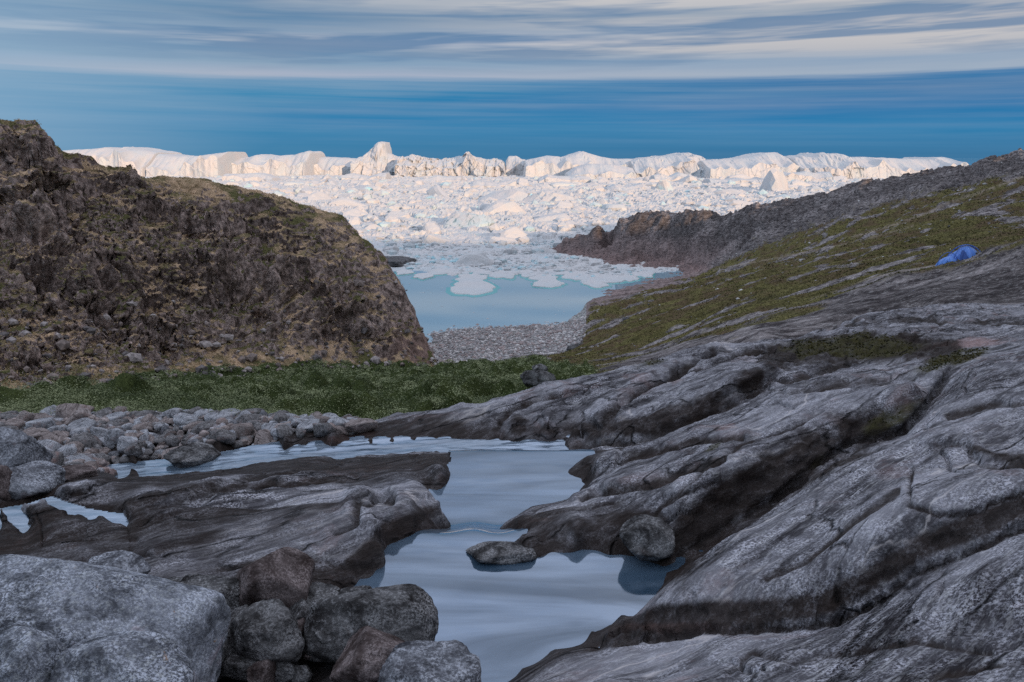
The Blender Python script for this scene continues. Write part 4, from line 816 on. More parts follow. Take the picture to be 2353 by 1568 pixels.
boulder(120, 1500, 4.3, 780, 440, 12, MR_giant, 'huge pale grey lichen-speckled boulder filling the lower left corner', depth=0.8, rough=0.055, sharp=22,
        cuts=[(-0.06, -0.25, 1, 0.80), (0.50, -0.22, 0.85, 0.76), (0.8, -0.45, 0.45, 0.84), (1, -0.1, 0.0, 0.92), (0.1, -1, 0.42, 0.74), (-0.5, -0.9, 0.3, 0.8), (-1, 0, 0.2, 0.95), (0, 1, 0.3, 0.9), (0, 0, -1, 0.8), (0.3, 0.6, 0.9, 0.86), (-0.6, -0.1, 0.9, 0.88)])
boulder(50, 1545, 3.7, 200, 200, 31, MR_giant, 'pinkish grey boulder cropped by the lower left corner of the picture', ang=0.5, depth=0.9)
boulder(255, 1560, 3.75, 330, 240, 33, MR_giant, 'grey boulder with orange lichen in front of the huge pale boulder', ang=0.6, depth=0.8, tilt=.25)
boulder(462, 1398, 5.45, 240, 130, 41, MR_dark, 'dark flat-topped boulder directly behind the huge pale boulder', ang=0.6, tilt=.1)
boulder(625, 1345, 5.6, 205, 150, 45, MR_red, 'red-brown pointed boulder leaning on the dark rock ledge', ang=0.95, planes=8, sharp=24, rough=0.04)
boulder(602, 1468, 5.0, 200, 160, 47, MR_dark, 'black boulder with white speckled crown right of the huge pale boulder', ang=0.7)
boulder(857, 1432, 5.15, 345, 180, 52, MR_dark, 'broad rounded dark boulder at the left edge of the pool', ang=0.45, rough=0.06, depth=0.8, rot=.1)
boulder(857, 1508, 4.75, 245, 170, 57, MR_red, 'reddish grey peaked boulder in front of the broad rounded one', ang=0.85, planes=9, sharp=20)
boulder(985, 1572, 4.45, 285, 160, 61, MR_grey, 'pale speckled boulder at the bottom edge beside the pool', ang=0.5, tilt=-.1)
boulder(597, 1552, 4.75, 80, 95, 64, MR_red, 'small upright pinkish stone wedged at the bottom edge', ang=0.8, tilt=-.4)
boulder(728, 1500, 5.0, 62, 42, 66, MR_red, 'small brick-red stone lying in the shallow water between boulders', ang=0.6)
boulder(715, 1378, 5.6, 150, 72, 68, MR_dark, 'low dark stone between the red-brown boulder and the rounded one', ang=0.6)
boulder(690, 1425, 5.35, 90, 110, 69, MR_dark, 'dark stone squeezed against the left side of the rounded boulder', ang=0.6)
boulder(640, 1530, 4.9, 120, 80, 70, MR_dark, 'black stone low in the gap behind the small upright stone', ang=0.6)
boulder(490, 1500, 4.9, 130, 170, 71, MR_dark, 'dark block tight against the right flank of the huge pale boulder', ang=0.7)
boulder(545, 1440, 5.2, 110, 90, 101, MR_dark, 'dark brown block between the flat-topped and the black boulder', ang=0.8)
boulder(668, 1455, 5.15, 90, 80, 102, MR_red, 'brownish stone leaning on the black white-crowned boulder', ang=0.9)
boulder(560, 1530, 4.85, 110, 90, 103, MR_dark, 'dark stone left of the small upright pinkish stone', ang=0.8)
boulder(760, 1460, 5.0, 80, 70, 104, MR_dark, 'small black stone under the left side of the rounded boulder', ang=0.8)
boulder(690, 1545, 4.85, 70, 50, 105, MR_dark, 'small wet stone in the shallows at the bottom edge', ang=0.8)
boulder(410, 1365, 5.7, 120, 60, 106, MR_dark, 'low dark slab of stone behind the right shoulder of the huge pale boulder', ang=0.8)
boulder(560, 1375, 5.6, 90, 60, 107, MR_dark, 'small dark stone at the left foot of the red-brown pointed boulder', ang=0.8)
boulder(280, 1305, 6.0, 170, 50, 108, MR_grey, 'flat grey rock peeping over the top of the huge pale boulder', ang=0.7)
boulder(815, 1365, 5.75, 100, 40, 109, MR_dark, 'flat wet stone at the waterline behind the rounded boulder', ang=0.7)
boulder(1490, 1242, 6.75, 132, 98, 74, MR_dark, 'lone rounded boulder at the far right corner of the near pool', ang=0.4, rough=0.05)
boulder(1152, 1272, 6.78, 172, 44, 75, MR_dark, 'flat dark rock awash in the stream at the tip of the rock tongue', ang=0.4, rough=0.09)
boulder(15, 1055, 9.6, 150, 150, 81, MR_grey, 'tall grey boulder at the left edge above the dark slab', ang=0.7, tilt=.4)
boulder(50, 1108, 9.0, 175, 95, 83, MR_grey, 'cracked grey boulder at the left edge below the tall one', ang=0.7)
boulder(-5, 1125, 8.8, 90, 110, 84, MR_red, 'tan weathered boulder cut by the left edge of the picture', ang=0.6)
boulder(165, 1098, 9.6, 120, 60, 85, MR_red, 'reddish boulder wedged beside the cracked grey one', ang=0.6)
boulder(445, 1052, 11.3, 118, 56, 87, MR_dark, 'brown boulder with water on both sides in the far channel', ang=0.5)
boulder(850, 978, 13.2, 72, 26, 88, MR_grey, 'pale grey rock at the foot of the whaleback slab', ang=0.6, n=4)
boulder(1243, 868, 17.5, 84, 44, 90, MR_dark, 'dark squarish boulder perched behind the whaleback slab', ang=0.9, n=4)
boulder(1240, 846, 19.0, 40, 30, 91, MR_dark, 'small dark block on top of the squarish boulder', ang=0.9, n=4)
boulder(768, 908, 40, 44, 30, 92, MR_grey, 'grey boulder poking out of the green willow scrub', ang=0.8, n=4)
boulder(1328, 802, 122, 46, 26, 93, MR_dark, 'dark boulder at the right end of the shingle beach', ang=0.6, n=4)
boulder(2144, 546, 150, 34, 16, 94, MR_dark, 'dark erratic boulder high on the grassy right hill', ang=0.6, n=4)
boulder(420, 748 + 300, 12.4, 60, 30, 95, MR_red, 'red stone by the water behind the brown boulder', ang=0.6, n=4)

# boulder field: every boulder a thing of its own
def poisson_field():
    rs = np.random.RandomState(5); placed = []; out = []
    sizes = np.sort(np.concatenate([rs.uniform(0.20, 0.31, 34), rs.uniform(0.13, 0.21, 120), rs.uniform(0.08, 0.13, 120)]))[::-1]
    for s in sizes:
        for _ in range(60):
            y = rs.uniform(9.6, 13.95); u = rs.uniform(-330, 830); x = tx(u, 1010) * y
            lo = np.interp(u, [-330, 0, 150, 260, 400, 560, 820], [9.3, 9.5, 10.2, 11.5, 11.75, 11.9, 12.0]); hi = 13.9
            if y < lo or y > hi or (u > 560 and s > 0.25): continue
            if all((x - a) ** 2 + (y - b) ** 2 > ((s + c) * 0.80) ** 2 for a, b, c in placed):
                placed.append((x, y, s)); out.append((x, y, s)); break
    return out
FIELD = poisson_field()
protos = []
for k in range(16):
    P, F = rock_shape(200 + k, 4, (1.0, 0.85, 0.68), 0.75, 12, 0.07)
    oo = mesh_obj('boulder', P, F, MR_field[k % 3], link=False); protos.append(oo.data)
rs = np.random.RandomState(11)
FGROUP = 'boulders of the stone field between stream and willow scrub'
flabels = {0: 'pale grey banded boulder heaped in the stone field left of the stream', 1: 'dark grey weathered boulder heaped in the stone field left of the stream', 2: 'pinkish grey banded boulder heaped in the stone field left of the stream'}
gz = ground([f[0] for f in FIELD], [f[1] for f in FIELD])
for k, ((x, y, s), z) in enumerate(zip(FIELD, gz)):
    j = rs.randint(16); far_wet = y < 12.1 and x > -6
    if far_wet and rs.rand() < 0.7: j = (j // 3) * 3 + 1; j = min(j, 13)
    o = bpy.data.objects.new('boulder', protos[j]); COL.objects.link(o)
    o.location = (x, y, z + s * 0.30); o.rotation_euler = (rs.uniform(-.3, .3), rs.uniform(-.3, .3), rs.uniform(0, 6.28)); q = s * rs.uniform(0.9, 1.15)
    o.scale = (q * rs.uniform(.9, 1.25), q, q * rs.uniform(.8, 1.1))
    tag(o, flabels[j % 3], 'boulder', FGROUP + ' (' + ('pale', 'dark', 'pinkish')[j % 3] + ')')

def scatter_rocks(name, P0, S0, mats, kind_label=None, lod=1, seed=3, flat=False, squash=0.7):
    rs = np.random.RandomState(seed); V0, F0 = ICO[lod]; n = len(P0); nv = len(V0)
    var = []
    for k in range(12):
        Pk, _ = rock_shape(900 + seed * 20 + k, lod, (1, 0.9, squash), 0.9, 9, 0.08); var.append(Pk)
    var = np.array(var); a = rs.uniform(0, 6.28, n); c, s = np.cos(a), np.sin(a)
    V = var[rs.randint(0, 12, n)] * np.asarray(S0)[:, None, None] * rs.uniform(0.75, 1.3, (n, 1, 3))
    X = V[:, :, 0] * c[:, None] - V[:, :, 1] * s[:, None]; Yk = V[:, :, 0] * s[:, None] + V[:, :, 1] * c[:, None]
    V = np.stack([X, Yk, V[:, :, 2]], 2) + np.asarray(P0)[:, None, :]
    F = (F0[None] + (np.arange(n) * nv)[:, None, None]).reshape(-1, 3)
    mi = np.repeat(rs.randint(0, len(mats), n), len(F0))
    return mesh_obj(name, V.reshape(-1, 3), F, mats, smooth=not flat, matidx=mi)
# small stones filling the gaps
n = 2600; rs = np.random.RandomState(21); y = rs.uniform(9.4, 14.0, n); u = rs.uniform(-300, 830, n)
k = y > np.interp(u, [-330, 0, 200, 300, 560, 820], [9.2, 9.4, 10.2, 11.5, 11.9, 12.1]); y, u = y[k], u[k]; x = (u - CX) / FPX / 0.945 * y
s = rs.uniform(0.04, 0.13, len(x)); z = ground(x, y) + s * 0.3
o = scatter_rocks('cobbles', np.stack([x, y, z], 1), s, MR_field, lod=2, seed=1); tag(o, 'small cobbles filling the gaps of the stone field', 'cobbles', kind='stuff')
# beach cobbles
n = 16000; d = rs.uniform(116, 166, n); u = rs.uniform(960, 1345, n); x = (u - CX) / FPX / 0.97 * d; z = ground(x, d)
k = (z > -0.35) & (z < 4.5); x, d, z = x[k], d[k], z[k]; s = rs.gamma(1.8, 0.085, len(x)).clip(0.07, 0.75)
MB = [simple_mat('beach_stone_pale', (0.34, 0.33, 0.33), (0.62, 0.59, 0.58), 0.7), simple_mat('beach_stone_grey', (0.18, 0.17, 0.175), (0.36, 0.345, 0.35), 0.7), simple_mat('beach_stone_pink', (0.22, 0.17, 0.165), (0.38, 0.31, 0.30), 0.7)]
o = scatter_rocks('beach_cobbles', np.stack([x, d, z + 0.05], 1), s, MB, lod=1, seed=2); tag(o, 'pale cobbles covering the shingle beach by the lagoon', 'cobbles', kind='stuff')
# loose rocks on the slopes (single rocks, a few pixels each)
n = 800; u = rs.uniform(1340, 2500, n); d = rs.uniform(55, 240, n); x = (u - CX) / FPX / 0.98 * d; z = ground(x, d); k = z > 1; x, d, z = x[k], d[k], z[k]
s = rs.gamma(1.5, 0.11, len(x)).clip(0.1, 0.9) * np.clip(d / 130, 0.5, 1.3)
o = scatter_rocks('slope_stones', np.stack([x, d, z + 0.02], 1), s, [MB[0], MB[1], MR_dark], lod=1, seed=4); tag(o, 'small pale stones strewn over the grassy right hill', 'stones', kind='stuff')
n = 900; u = rs.uniform(-100, 990, n); t = rs.uniform(0, 1, n) ** 1.3; d = lin(u, [(-900, 54), (-200, 58), (0, 60), (125, 63), (280, 70), (375, 78), (575, 90), (750, 100), (1000, 113)]) + t * 16 - 3
x = (u - CX) / FPX / 0.98 * d; z = ground(x, d); s = rs.gamma(1.5, 0.16, n).clip(0.1, 0.9)
o = scatter_rocks('scree', np.stack([x, d, z + 0.1], 1), s, [simple_mat('scree_brown', (0.07, 0.055, 0.05), (0.28, 0.22, 0.20), 2.0), simple_mat('scree_dark', (0.04, 0.034, 0.034), (0.16, 0.14, 0.14), 2.0), simple_mat('scree_pale', (0.12, 0.10, 0.10), (0.42, 0.37, 0.36), 2.0)], lod=1, seed=6, flat=True); tag(o, 'fallen blocks and scree along the foot of the left hill', 'scree', kind='stuff')

# ------------------------------------------------------------------ willow scrub and grass
def leaf_mat(name, a, b_, scale):
    m, nt, b = new_mat(name); co = objco(nt); n = noise(nt, co, scale, 3, 0.6)
    n2 = noise(nt, co, scale * 9, 2, 0.6)
    c = mix(nt, ramp(nt, n, [(0.38, 0), (0.62, 1)]), a, b_); c = mix(nt, n2, mix(nt, 1.0, c, (0.55, 0.55, 0.55), 'MULTIPLY'), mix(nt, 1.0, c, (1.25, 1.25, 1.2), 'MULTIPLY'))
    nt.links.new(c, b.inputs['Base Color']); b.inputs['Roughness'].default_value = 0.75; b.inputs['Specular IOR Level'].default_value = 0.03
    return m
def leaves(name, x, y, z, s, mat, label, cat, seed=1, up=0.3):
    rs = np.random.RandomState(seed); n = len(x); c = np.stack([x, y, z], 1)
    a = rs.normal(size=(n, 3)); a[:, 2] *= 0.6; a /= np.linalg.norm(a, axis=1)[:, None]
    b = rs.normal(size=(n, 3)); b[:, 2] += up; b -= (a * b).sum(1)[:, None] * a; b /= np.linalg.norm(b, axis=1)[:, None]
    s = s[:, None]; V = np.stack([c - a * s, c - b * s * 0.45, c + a * s, c + b * s * 0.45], 1).reshape(-1, 3)
    F = np.arange(n * 4).reshape(n, 4)
    o = mesh_obj(name, V, F, mat, smooth=False); tag(o, label, cat, kind='stuff'); return o
def region_pts(n, ulo, uhi, dlo, dhi, reg, seed, gmin=0.3, power=1.0):
    rs = np.random.RandomState(seed); u = rs.uniform(ulo, uhi, n); ld = math.log(dlo) + (math.log(dhi) - math.log(dlo)) * rs.rand(n) ** power; d = np.exp(ld)
    x = (u - CX) / FPX / 0.965 * d; t = x / d; i = np.clip(((t - T0) / (T1 - T0) * (NT - 1)).astype(int), 0, NT - 1); j = np.clip(np.interp(ld, ROWS, np.arange(NR)).astype(int), 0, NR - 1)
    k = (REG.reshape(NR, NT)[j, i] == reg) & (g.reshape(NR, NT)[j, i] > gmin); return x[k], d[k], ground(x[k], d[k]), rs
x, y, z, rs = region_pts(520000, -350, 1420, 13.5, 118, 2, 5)
cl = fbm(np.stack([x * 0.8, y * 0.5, x * 0], 1) + 3, 3)
k = cl > -0.22; x, y, z, cl = x[k], y[k], z[k], cl[k]
s = np.clip(y / 60, 0.28, 1.5) * rs.uniform(0.035, 0.085, len(x)); z = z + np.abs(rs.normal(0, 1, len(x))) * (0.06 + 0.20 * np.clip(cl + 0.2, 0, 1))
bx, by, bz, brs = region_pts(900, -350, 1420, 14.5, 112, 2, 15); nb = len(bx); q = 260
br = brs.uniform(0.3, 0.75, nb) * np.clip(by / 45, 0.5, 1.9); dv = brs.normal(size=(nb, q, 3)); dv[:, :, 2] = np.abs(dv[:, :, 2]); dv /= np.linalg.norm(dv, axis=2)[:, :, None]
dv *= (br * brs.uniform(0.8, 1.1, nb))[:, None, None] * brs.uniform(0.75, 1.05, (nb, q, 1)); dv[:, :, 2] *= 0.62
x = np.concatenate([x, (bx[:, None] + dv[:, :, 0]).ravel()]); y = np.concatenate([y, (by[:, None] + dv[:, :, 1]).ravel()]); z = np.concatenate([z, (bz[:, None] + dv[:, :, 2]).ravel()])
s = np.concatenate([s, np.repeat(np.clip(by / 60, 0.28, 1.5), q) * brs.uniform(0.045, 0.10, nb * q)])
leaves('willow_scrub', x, y, z, s, leaf_mat('willow_leaves', (0.085, 0.110, 0.056), (0.33, 0.36, 0.21), 0.55), 'low green willow scrub carpeting the valley floor', 'scrub', 2)
x, y, z, rs = region_pts(160000, 1250, 2500, 16, 240, 5, 6, 0.45)
s = np.clip(y / 60, 0.3, 3.0) * rs.uniform(0.04, 0.10, len(x)); z = z + rs.uniform(0, 0.12, len(x)) * np.clip(y / 60, .4, 2)
leaves('tundra_grass', x, y, z, s, leaf_mat('tundra_grass_blades', (0.055, 0.052, 0.024), (0.21, 0.19, 0.08), 0.09), 'short olive tundra grass over the right hill', 'grass', 3, up=0.8)
x, y, z, rs = region_pts(110000, -200, 1000, 56, 128, 3, 7, 0.5)
s = rs.uniform(0.05, 0.13, len(x)); z = z + rs.uniform(0, 0.12, len(x))
leaves('hill_grass', x, y, z, s, leaf_mat('dry_hill_grass', (0.14, 0.12, 0.05), (0.56, 0.40, 0.25), 0.12), 'dry tawny grass and heather on the ledges of the left hill', 'grass', 4, up=0.8)
# moss and sedge tufts in the grooves of the slabs
x, y, z, rs = region_pts(60000, 1350, 2500, 5, 30, 0, 8, 0.55)
s = np.clip(y / 12, .5, 2) * rs.uniform(0.012, 0.03, len(x)); z = z + rs.uniform(0, 0.03, len(x)) * np.clip(y / 12, .5, 2)
leaves('moss', x, y, z, s, leaf_mat('moss_tufts', (0.014, 0.018, 0.006), (0.07, 0.06, 0.02), 1.5), 'dark moss and sedge in the grooves of the slabs', 'moss', 5, up=1.0)

# ------------------------------------------------------------------ ice
def ice_mat(name, tintb=(0.40, 0.51, 0.57), blue=0.4, dirt=0.0):
    m, nt, b = new_mat(name); co = objco(nt); n = noise(nt, co, 0.05, 5, 0.6, 0.5); n2 = noise(nt, mapping(nt, co, scale=(1, 1, 0.4)), 0.55, 5, 0.65)
    c = mix(nt, mth(nt, 'MULTIPLY', ramp(nt, n, [(0.42, 0), (0.66, 1)]), blue), (0.53, 0.525, 0.53), tintb)
    if dirt: c = mix(nt, mth(nt, 'MULTIPLY', ramp(nt, noise(nt, mapping(nt, co, scale=(1, 1, 0.5)), 0.32, 5, 0.7, 1.2), [(0.55, 0), (0.63, 1)]), dirt), c, (0.10, 0.20, 0.22))
    nt.links.new(c, b.inputs['Base Color']); b.inputs['Roughness'].default_value = 0.6; b.inputs['Specular IOR Level'].default_value = 0.3
    bump(nt, b, n2, 0.6, 0.8); return m
M_ice = ice_mat('glacier_ice'); M_iceb = ice_mat('blue_glacier_ice', (0.35, 0.62, 0.70), 0.9); M_iced = ice_mat('dirty_glacier_ice', (0.4, 0.6, 0.66), 0.7, 0.8)
m_, nt_, b_ = new_mat('waterlogged_ice'); b_.inputs['Base Color'].default_value = (0.05, 0.33, 0.34, 1); b_.inputs['Roughness'].default_value = 0.25; M_turq = m_
def ice_edge(u): return lin(u, [(800, 250), (900, 246), (1000, 240), (1040, 234), (1100, 240), (1160, 234), (1200, 236), (1250, 226), (1300, 238), (1340, 222), (1400, 222), (1450, 232), (1560, 245)])
def ice_sheet():
    ncol, nrow = 900, 420
    t = np.linspace(-0.72, 0.72, ncol); ly = np.linspace(math.log(214), math.log(1750), nrow)
    ly = math.log(214) + (math.log(1750) - math.log(214)) * np.linspace(0, 1, nrow) ** 0.85
    T, L = np.meshgrid(t, ly); y = np.exp(L).ravel(); x = (T.ravel()) * y
    u = u_of(x / y, 600.0); p = np.stack([x, y, 0 * x], 1)
    f1, f2, cid = cell(p * (0.10, 0.075, 1) + 0.4 * fbm(p * 0.05, 2)[:, None]); g1, g2, gid = cell(p * (0.33, 0.22, 1) + 5)
    tiltx = (cid[:, 0] - 0.5) * 0.6
    grow = 0.35 + 0.65 * sstep(260, 520, y)
    h = sstep(0.02, 0.10, f2 - f1) * (0.3 + 2.4 * cid[:, 1] ** 3) * grow + sstep(0.02, 0.12, g2 - g1) * (0.2 + 1.2 * gid[:, 2] ** 2) * grow + 0.5 * fbm(p * 0.5, 3, 0.6, ridged=True) * grow
    h += 2.0 * np.maximum(fbm(p * 0.012 + 9, 3, 0.6, ridged=True) - 0.35, 0) * sstep(300, 600, y) * 2
    h -= 1.5 * sstep(0.28, 0.5, fbm(p * 0.02 + 30, 4, 0.6)) * sstep(260, 340, y)      # leads of open water
    e = ice_edge(u) + 7 * fbm(np.stack([x * 0.12, y * 0, x * 0], 1), 3)
    h = np.where(y < e, -0.8, h - 0.45 + 0.38 * sstep(360, 290, y))
    h = np.where((y < 262), h * 0.55 + 0.12 - 0.15 * (gid[:, 0] < 0.3), h)
    V = np.stack([x, y, h], 1); fi = (np.arange(nrow - 1)[:, None] * ncol + np.arange(ncol - 1)[None]).ravel(); F = np.stack([fi, fi + 1, fi + ncol + 1, fi + ncol], 1)
    k = h[F].max(1) > -0.45; F = F[k]; used, inv = np.unique(F, return_inverse=True)
    o = mesh_obj('brash_ice', V[used], inv.reshape(F.shape), M_ice, smooth=False); tag(o, 'crowded brash ice and floes covering the fjord', 'brash ice', kind='stuff')
ice_sheet()
# jumbled blocks on the pack
rs = np.random.RandomState(31); n = 26000
ld = math.log(232) + (math.log(1500) - math.log(232)) * rs.rand(n) ** 0.8; d = np.exp(ld); u = rs.uniform(100, 2300, n); x = (u - CX) / FPX / 1.02 * d
s = rs.pareto(2.2, n).clip(0.05, 4.0) * 0.9 + 0.35; s *= np.clip(d / 420, 0.45, 1.7); k = (d > ice_edge(u) + 3) & (gn(np.stack([x * .02, d * .01, x * 0], 1)) > -0.35); x, d, s = x[k], d[k], s[k]
gi = ground(x, np.minimum(d, 344.0)); land_ = (d < 330) & (gi > -1.0); x, d, s = x[~land_], d[~land_], s[~land_]
o = scatter_rocks('ice_blocks', np.stack([x, d, 0.25 * s], 1), s, [M_ice, M_ice, M_ice, M_ice, M_iceb, M_iced], lod=1, seed=9, flat=True, squash=0.75); tag(o, 'countless broken ice blocks jumbled on the pack', 'ice blocks', kind='stuff')
n = 9000; d = rs.uniform(228, 335, n); u = rs.uniform(880, 1600, n); x = (u - CX) / FPX / 1.0 * d; s = rs.gamma(1.4, 0.28, n).clip(0.12, 1.6)
k = (d > ice_edge(u) + 3 + 7 * fbm(np.stack([x * 0.12, x * 0, x * 0], 1), 3)) & (ground(x, d) < -0.8); x, d, s = x[k], d[k], s[k]
o = scatter_rocks('ice_rubble', np.stack([x, d, 0.15 + 0.1 * s], 1), s, [M_ice, M_ice, M_iceb], lod=1, seed=10, flat=True, squash=0.6); tag(o, 'small white ice rubble crowding the edge of the lagoon', 'ice rubble', kind='stuff')
# small bits drifting on the lagoon
n = 60; u = rs.uniform(940, 1420, n); v = rs.uniform(640, 735, n) ; q = q_of_v(v); d = -CZ / q; x = (u - CX) / FPX / 0.985 * d
k = ground(x, d) < -0.3
o = scatter_rocks('drift_ice', np.stack([x, d, 0 * d], 1)[k], rs.uniform(0.1, 0.42, n)[k], [M_ice], lod=1, seed=12, flat=True, squash=0.35); tag(o, 'tiny bits of ice drifting on the lagoon', 'drift ice', kind='stuff')
# turquoise waterlogged feet of the floes at the ice edge
def floes():
    rs = np.random.RandomState(44); spots = [(930, 628, 26), (975, 636, 30), (1010, 626, 34), (1060, 622, 40), (1110, 628, 30), (1160, 632, 44), (1215, 630, 36), (1250, 640, 40), (1290, 628, 30), (1330, 636, 46), (1390, 642, 50), (1440, 640, 36), (1370, 655, 34), (1240, 657, 22), (1480, 632, 30), (1085, 641, 50), (1085, 662, 66), (1262, 652, 40)]
    for k, (u, v, w) in enumerate(spots):
        d = -CZ / float(q_of_v(v)); x, y, _ = at(u, v, d); r_ = w / FPX * d * 0.9
        na = 26; a = np.linspace(0, 2 * math.pi, na, endpoint=False); rr = r_ * (0.85 + 0.45 * gn(np.stack([np.cos(a) * 1.6 + k * 9, np.sin(a) * 1.6, a * 0], 1)) + 0.12 * rs.rand(na)); asp = 1.9
        def ring(s, z): return np.stack([rr * s * np.cos(a), rr * s * asp * np.sin(a), np.full(na, z)], 1)
        V = np.concatenate([ring(1.12, -0.3), ring(1.12, 0.02), ring(1.0, 0.10), ring(0.93, 0.12), ring(0.90, 0.28 + 0.1 * rs.rand()), ring(0.6, 0.34 + .3 * rs.rand()), np.array([[0, 0, 0.45]])]); V[:, 2] += 0.10 * gn(V * 0.7 + k) * (V[:, 2] > .3)
        F = []; mi = []
        for l in range(5):
            for j in range(na):
                j2 = (j + 1) % na; F.append((l * na + j, l * na + j2, (l + 1) * na + j2, (l + 1) * na + j)); mi.append(1 if l < 3 else 0)
        for j in range(na): F.append((5 * na + j, 5 * na + (j + 1) % na, 6 * na, 6 * na)); mi.append(0)
        F3 = []; m3 = []
        for f, mm in zip(F, mi):
            F3.append(f[:3]); m3.append(mm)
            if f[2] != f[3]: F3.append((f[0], f[2], f[3])); m3.append(mm)
        o = mesh_obj('ice_floe', V, np.array(F3), [M_ice, M_turq], smooth=False, matidx=m3); o.location = (x, y, 0)
        tag(o, 'broad white floe with a turquoise rim reaching farthest into the lagoon', 'ice floe') if v == 662 else tag(o, 'flat white floe with a turquoise waterlogged rim at the edge of the lagoon', 'ice floe', 'floes along the edge of the lagoon')
floes()

def berg_block(name, u0, u1, d, prof, depth, mat, label, group=None, seed=0, base_v=None, steep=0.12, nz=1.0):
    """tabular berg: a block whose top follows prof [(u, v)...] seen from the shore, with its own depth and fluted walls"""
    nx = max(60, int((u1 - u0) / 1.3)); nw, nt_ = 22, 26; off = seed * 13.7
    us = np.linspace(u0, u1, nx); vs = np.interp(us, [p[0] for p in prof], [p[1] for p in prof]); cx = ((u0 + u1) / 2 - CX) / FPX / 1.03 * d
    xs = (us - CX) / FPX / 1.03 * d; zt = CZ + q_of_v(vs) * (d + depth * 0.25)
    zt = zt + nz * 1.1 * fbm(np.stack([xs * 0.09, xs * 0 + off, xs * 0], 1), 4, 0.6, ridged=True)
    one = np.stack([xs * 0.022, xs * 0 + off, xs * 0], 1)
    wall = np.clip(0.62 + 0.9 * fbm(one + 5, 3, 0.6), 0.18, 0.97)          # how much of the height is sheer wall
    lean = np.clip(0.5 + 1.8 * fbm(one + 50, 2), 0.02, 1.4); bow = 26 * fbm(np.stack([xs * 0.014, xs * 0 + off, xs * 0 + 3], 1), 4, 0.55)
    eu = np.minimum(us - u0, u1 - us) / (u1 - u0); side = sstep(-0.002, 0.03, eu); rowsP = []
    for k in range(nw + nt_):
        if k < nw:
            f = k / (nw - 1); z = zt * wall * f ** 1.05; yv = d + bow + lean * zt * wall * f * 0.5 * (1 + 0.3 * np.sin(off + xs * 0.02))
        else:
            f = (k - nw + 1) / nt_; rise = sstep(0, 0.3, f); z = zt * (wall + (1 - wall) * rise) * (1 - sstep(0.72, 1.0, f)); yv = d + bow + lean * zt * wall * 0.5 + f * depth
        rowsP.append(np.stack([xs, yv + (1 - side) * 30, z * side], 1))
    P = np.array(rowsP).reshape(-1, 3); n3 = P * np.array([0.05, 0.05, 0.035]) + off
    a1, a2, aid = cell(P * np.array([0.045, 0.03, 0.05]) + off); b1, b2, bid = cell(P * np.array([0.14, 0.09, 0.12]) + off + 3)
    crk = np.exp(-(gn(np.stack([P[:, 0] * 0.035 + off, P[:, 2] * 0.008, P[:, 0] * 0], 1)) / 0.05) ** 2)
    hz = sstep(0, 6, P[:, 2]) * nz
    P[:, 1] += hz * (6 * (aid[:, 0] - 0.5) + 3.0 * (bid[:, 0] - 0.5) + 4 * fbm(n3, 4, 0.6) + 2.5 * crk)
    P[:, 2] += hz * (2.0 * (aid[:, 1] - 0.5) + 1.2 * (bid[:, 1] - 0.5)) * sstep(0.5, 0.9, P[:, 2] / (np.tile(zt, nw + nt_) + 1)) - 0.8 - 0.8 * hz
    V = P - np.array([cx, d, 0]); fi = (np.arange(nw + nt_ - 1)[:, None] * nx + np.arange(nx - 1)[None]).ravel(); F = np.stack([fi, fi + 1, fi + nx + 1, fi + nx], 1)
    o = mesh_obj(name, V, F, mat, smooth=False); o.location = (cx, d, 0); tag(o, label, 'iceberg', group); return o
BG = 'great icebergs along the horizon'
berg_block('iceberg', -60, 330, 1420, [(-60, 352), (170, 340), (190, 337), (217, 345), (235, 336), (310, 348), (330, 352)], 240, M_ice, 'flat-topped iceberg just right of the left hill crest', BG, 1, nz=0.35)
berg_block('iceberg', 315, 500, 1380, [(315, 352), (370, 358), (420, 357), (450, 354), (485, 350), (496, 347), (500, 356)], 200, M_ice, 'iceberg with a rising prow, second from the left along the horizon', BG, 2, nz=0.35)
berg_block('iceberg', 490, 700, 1440, [(490, 364), (540, 360), (565, 354), (590, 358), (650, 355), (686, 346), (700, 352)], 220, M_ice, 'low iceberg with a small pointed summit left of the tower berg', BG, 3, nz=0.6)
berg_block('iceberg', 680, 830, 1500, [(680, 352), (705, 360), (760, 362), (800, 365), (830, 362)], 200, M_ice, 'long low iceberg directly left of the tower berg', BG, 4, nz=0.6)
berg_block('iceberg', 800, 915, 1460, [(800, 364), (822, 358), (838, 345), (850, 330), (858, 326), (876, 326), (882, 352), (900, 360), (915, 364)], 130, M_ice, 'tower iceberg, the tallest pinnacle on the horizon', BG, 5, nz=1.4, steep=0.3)
berg_block('iceberg', 900, 1165, 1400, [(900, 362), (930, 356), (960, 362), (1000, 368), (1030, 362), (1055, 360), (1068, 350), (1085, 359), (1110, 368), (1140, 364), (1165, 376)], 160, M_ice, 'rugged crumbling iceberg right of the tower berg', BG, 6, nz=2.2)
berg_block('iceberg', 1160, 1215, 1450, [(1160, 372), (1168, 359), (1185, 358), (1200, 366), (1215, 369)], 120, M_ice, 'small wedge iceberg right of the notch of open sea', BG, 7)
berg_block('iceberg', 1200, 1490, 1380, [(1200, 370), (1262, 357), (1300, 360), (1350, 346), (1390, 358), (1430, 365), (1490, 364)], 230, M_ice, 'broad iceberg with a gentle central peak right of the wedge berg', BG, 8, nz=0.5)
berg_block('iceberg', 1305, 1470, 1270, [(1305, 402), (1330, 385), (1365, 376), (1420, 378), (1470, 386)], 140, M_ice, 'smooth rounded blue-shaded iceberg in front of the broad berg', BG, 18, nz=0.5, steep=.5)
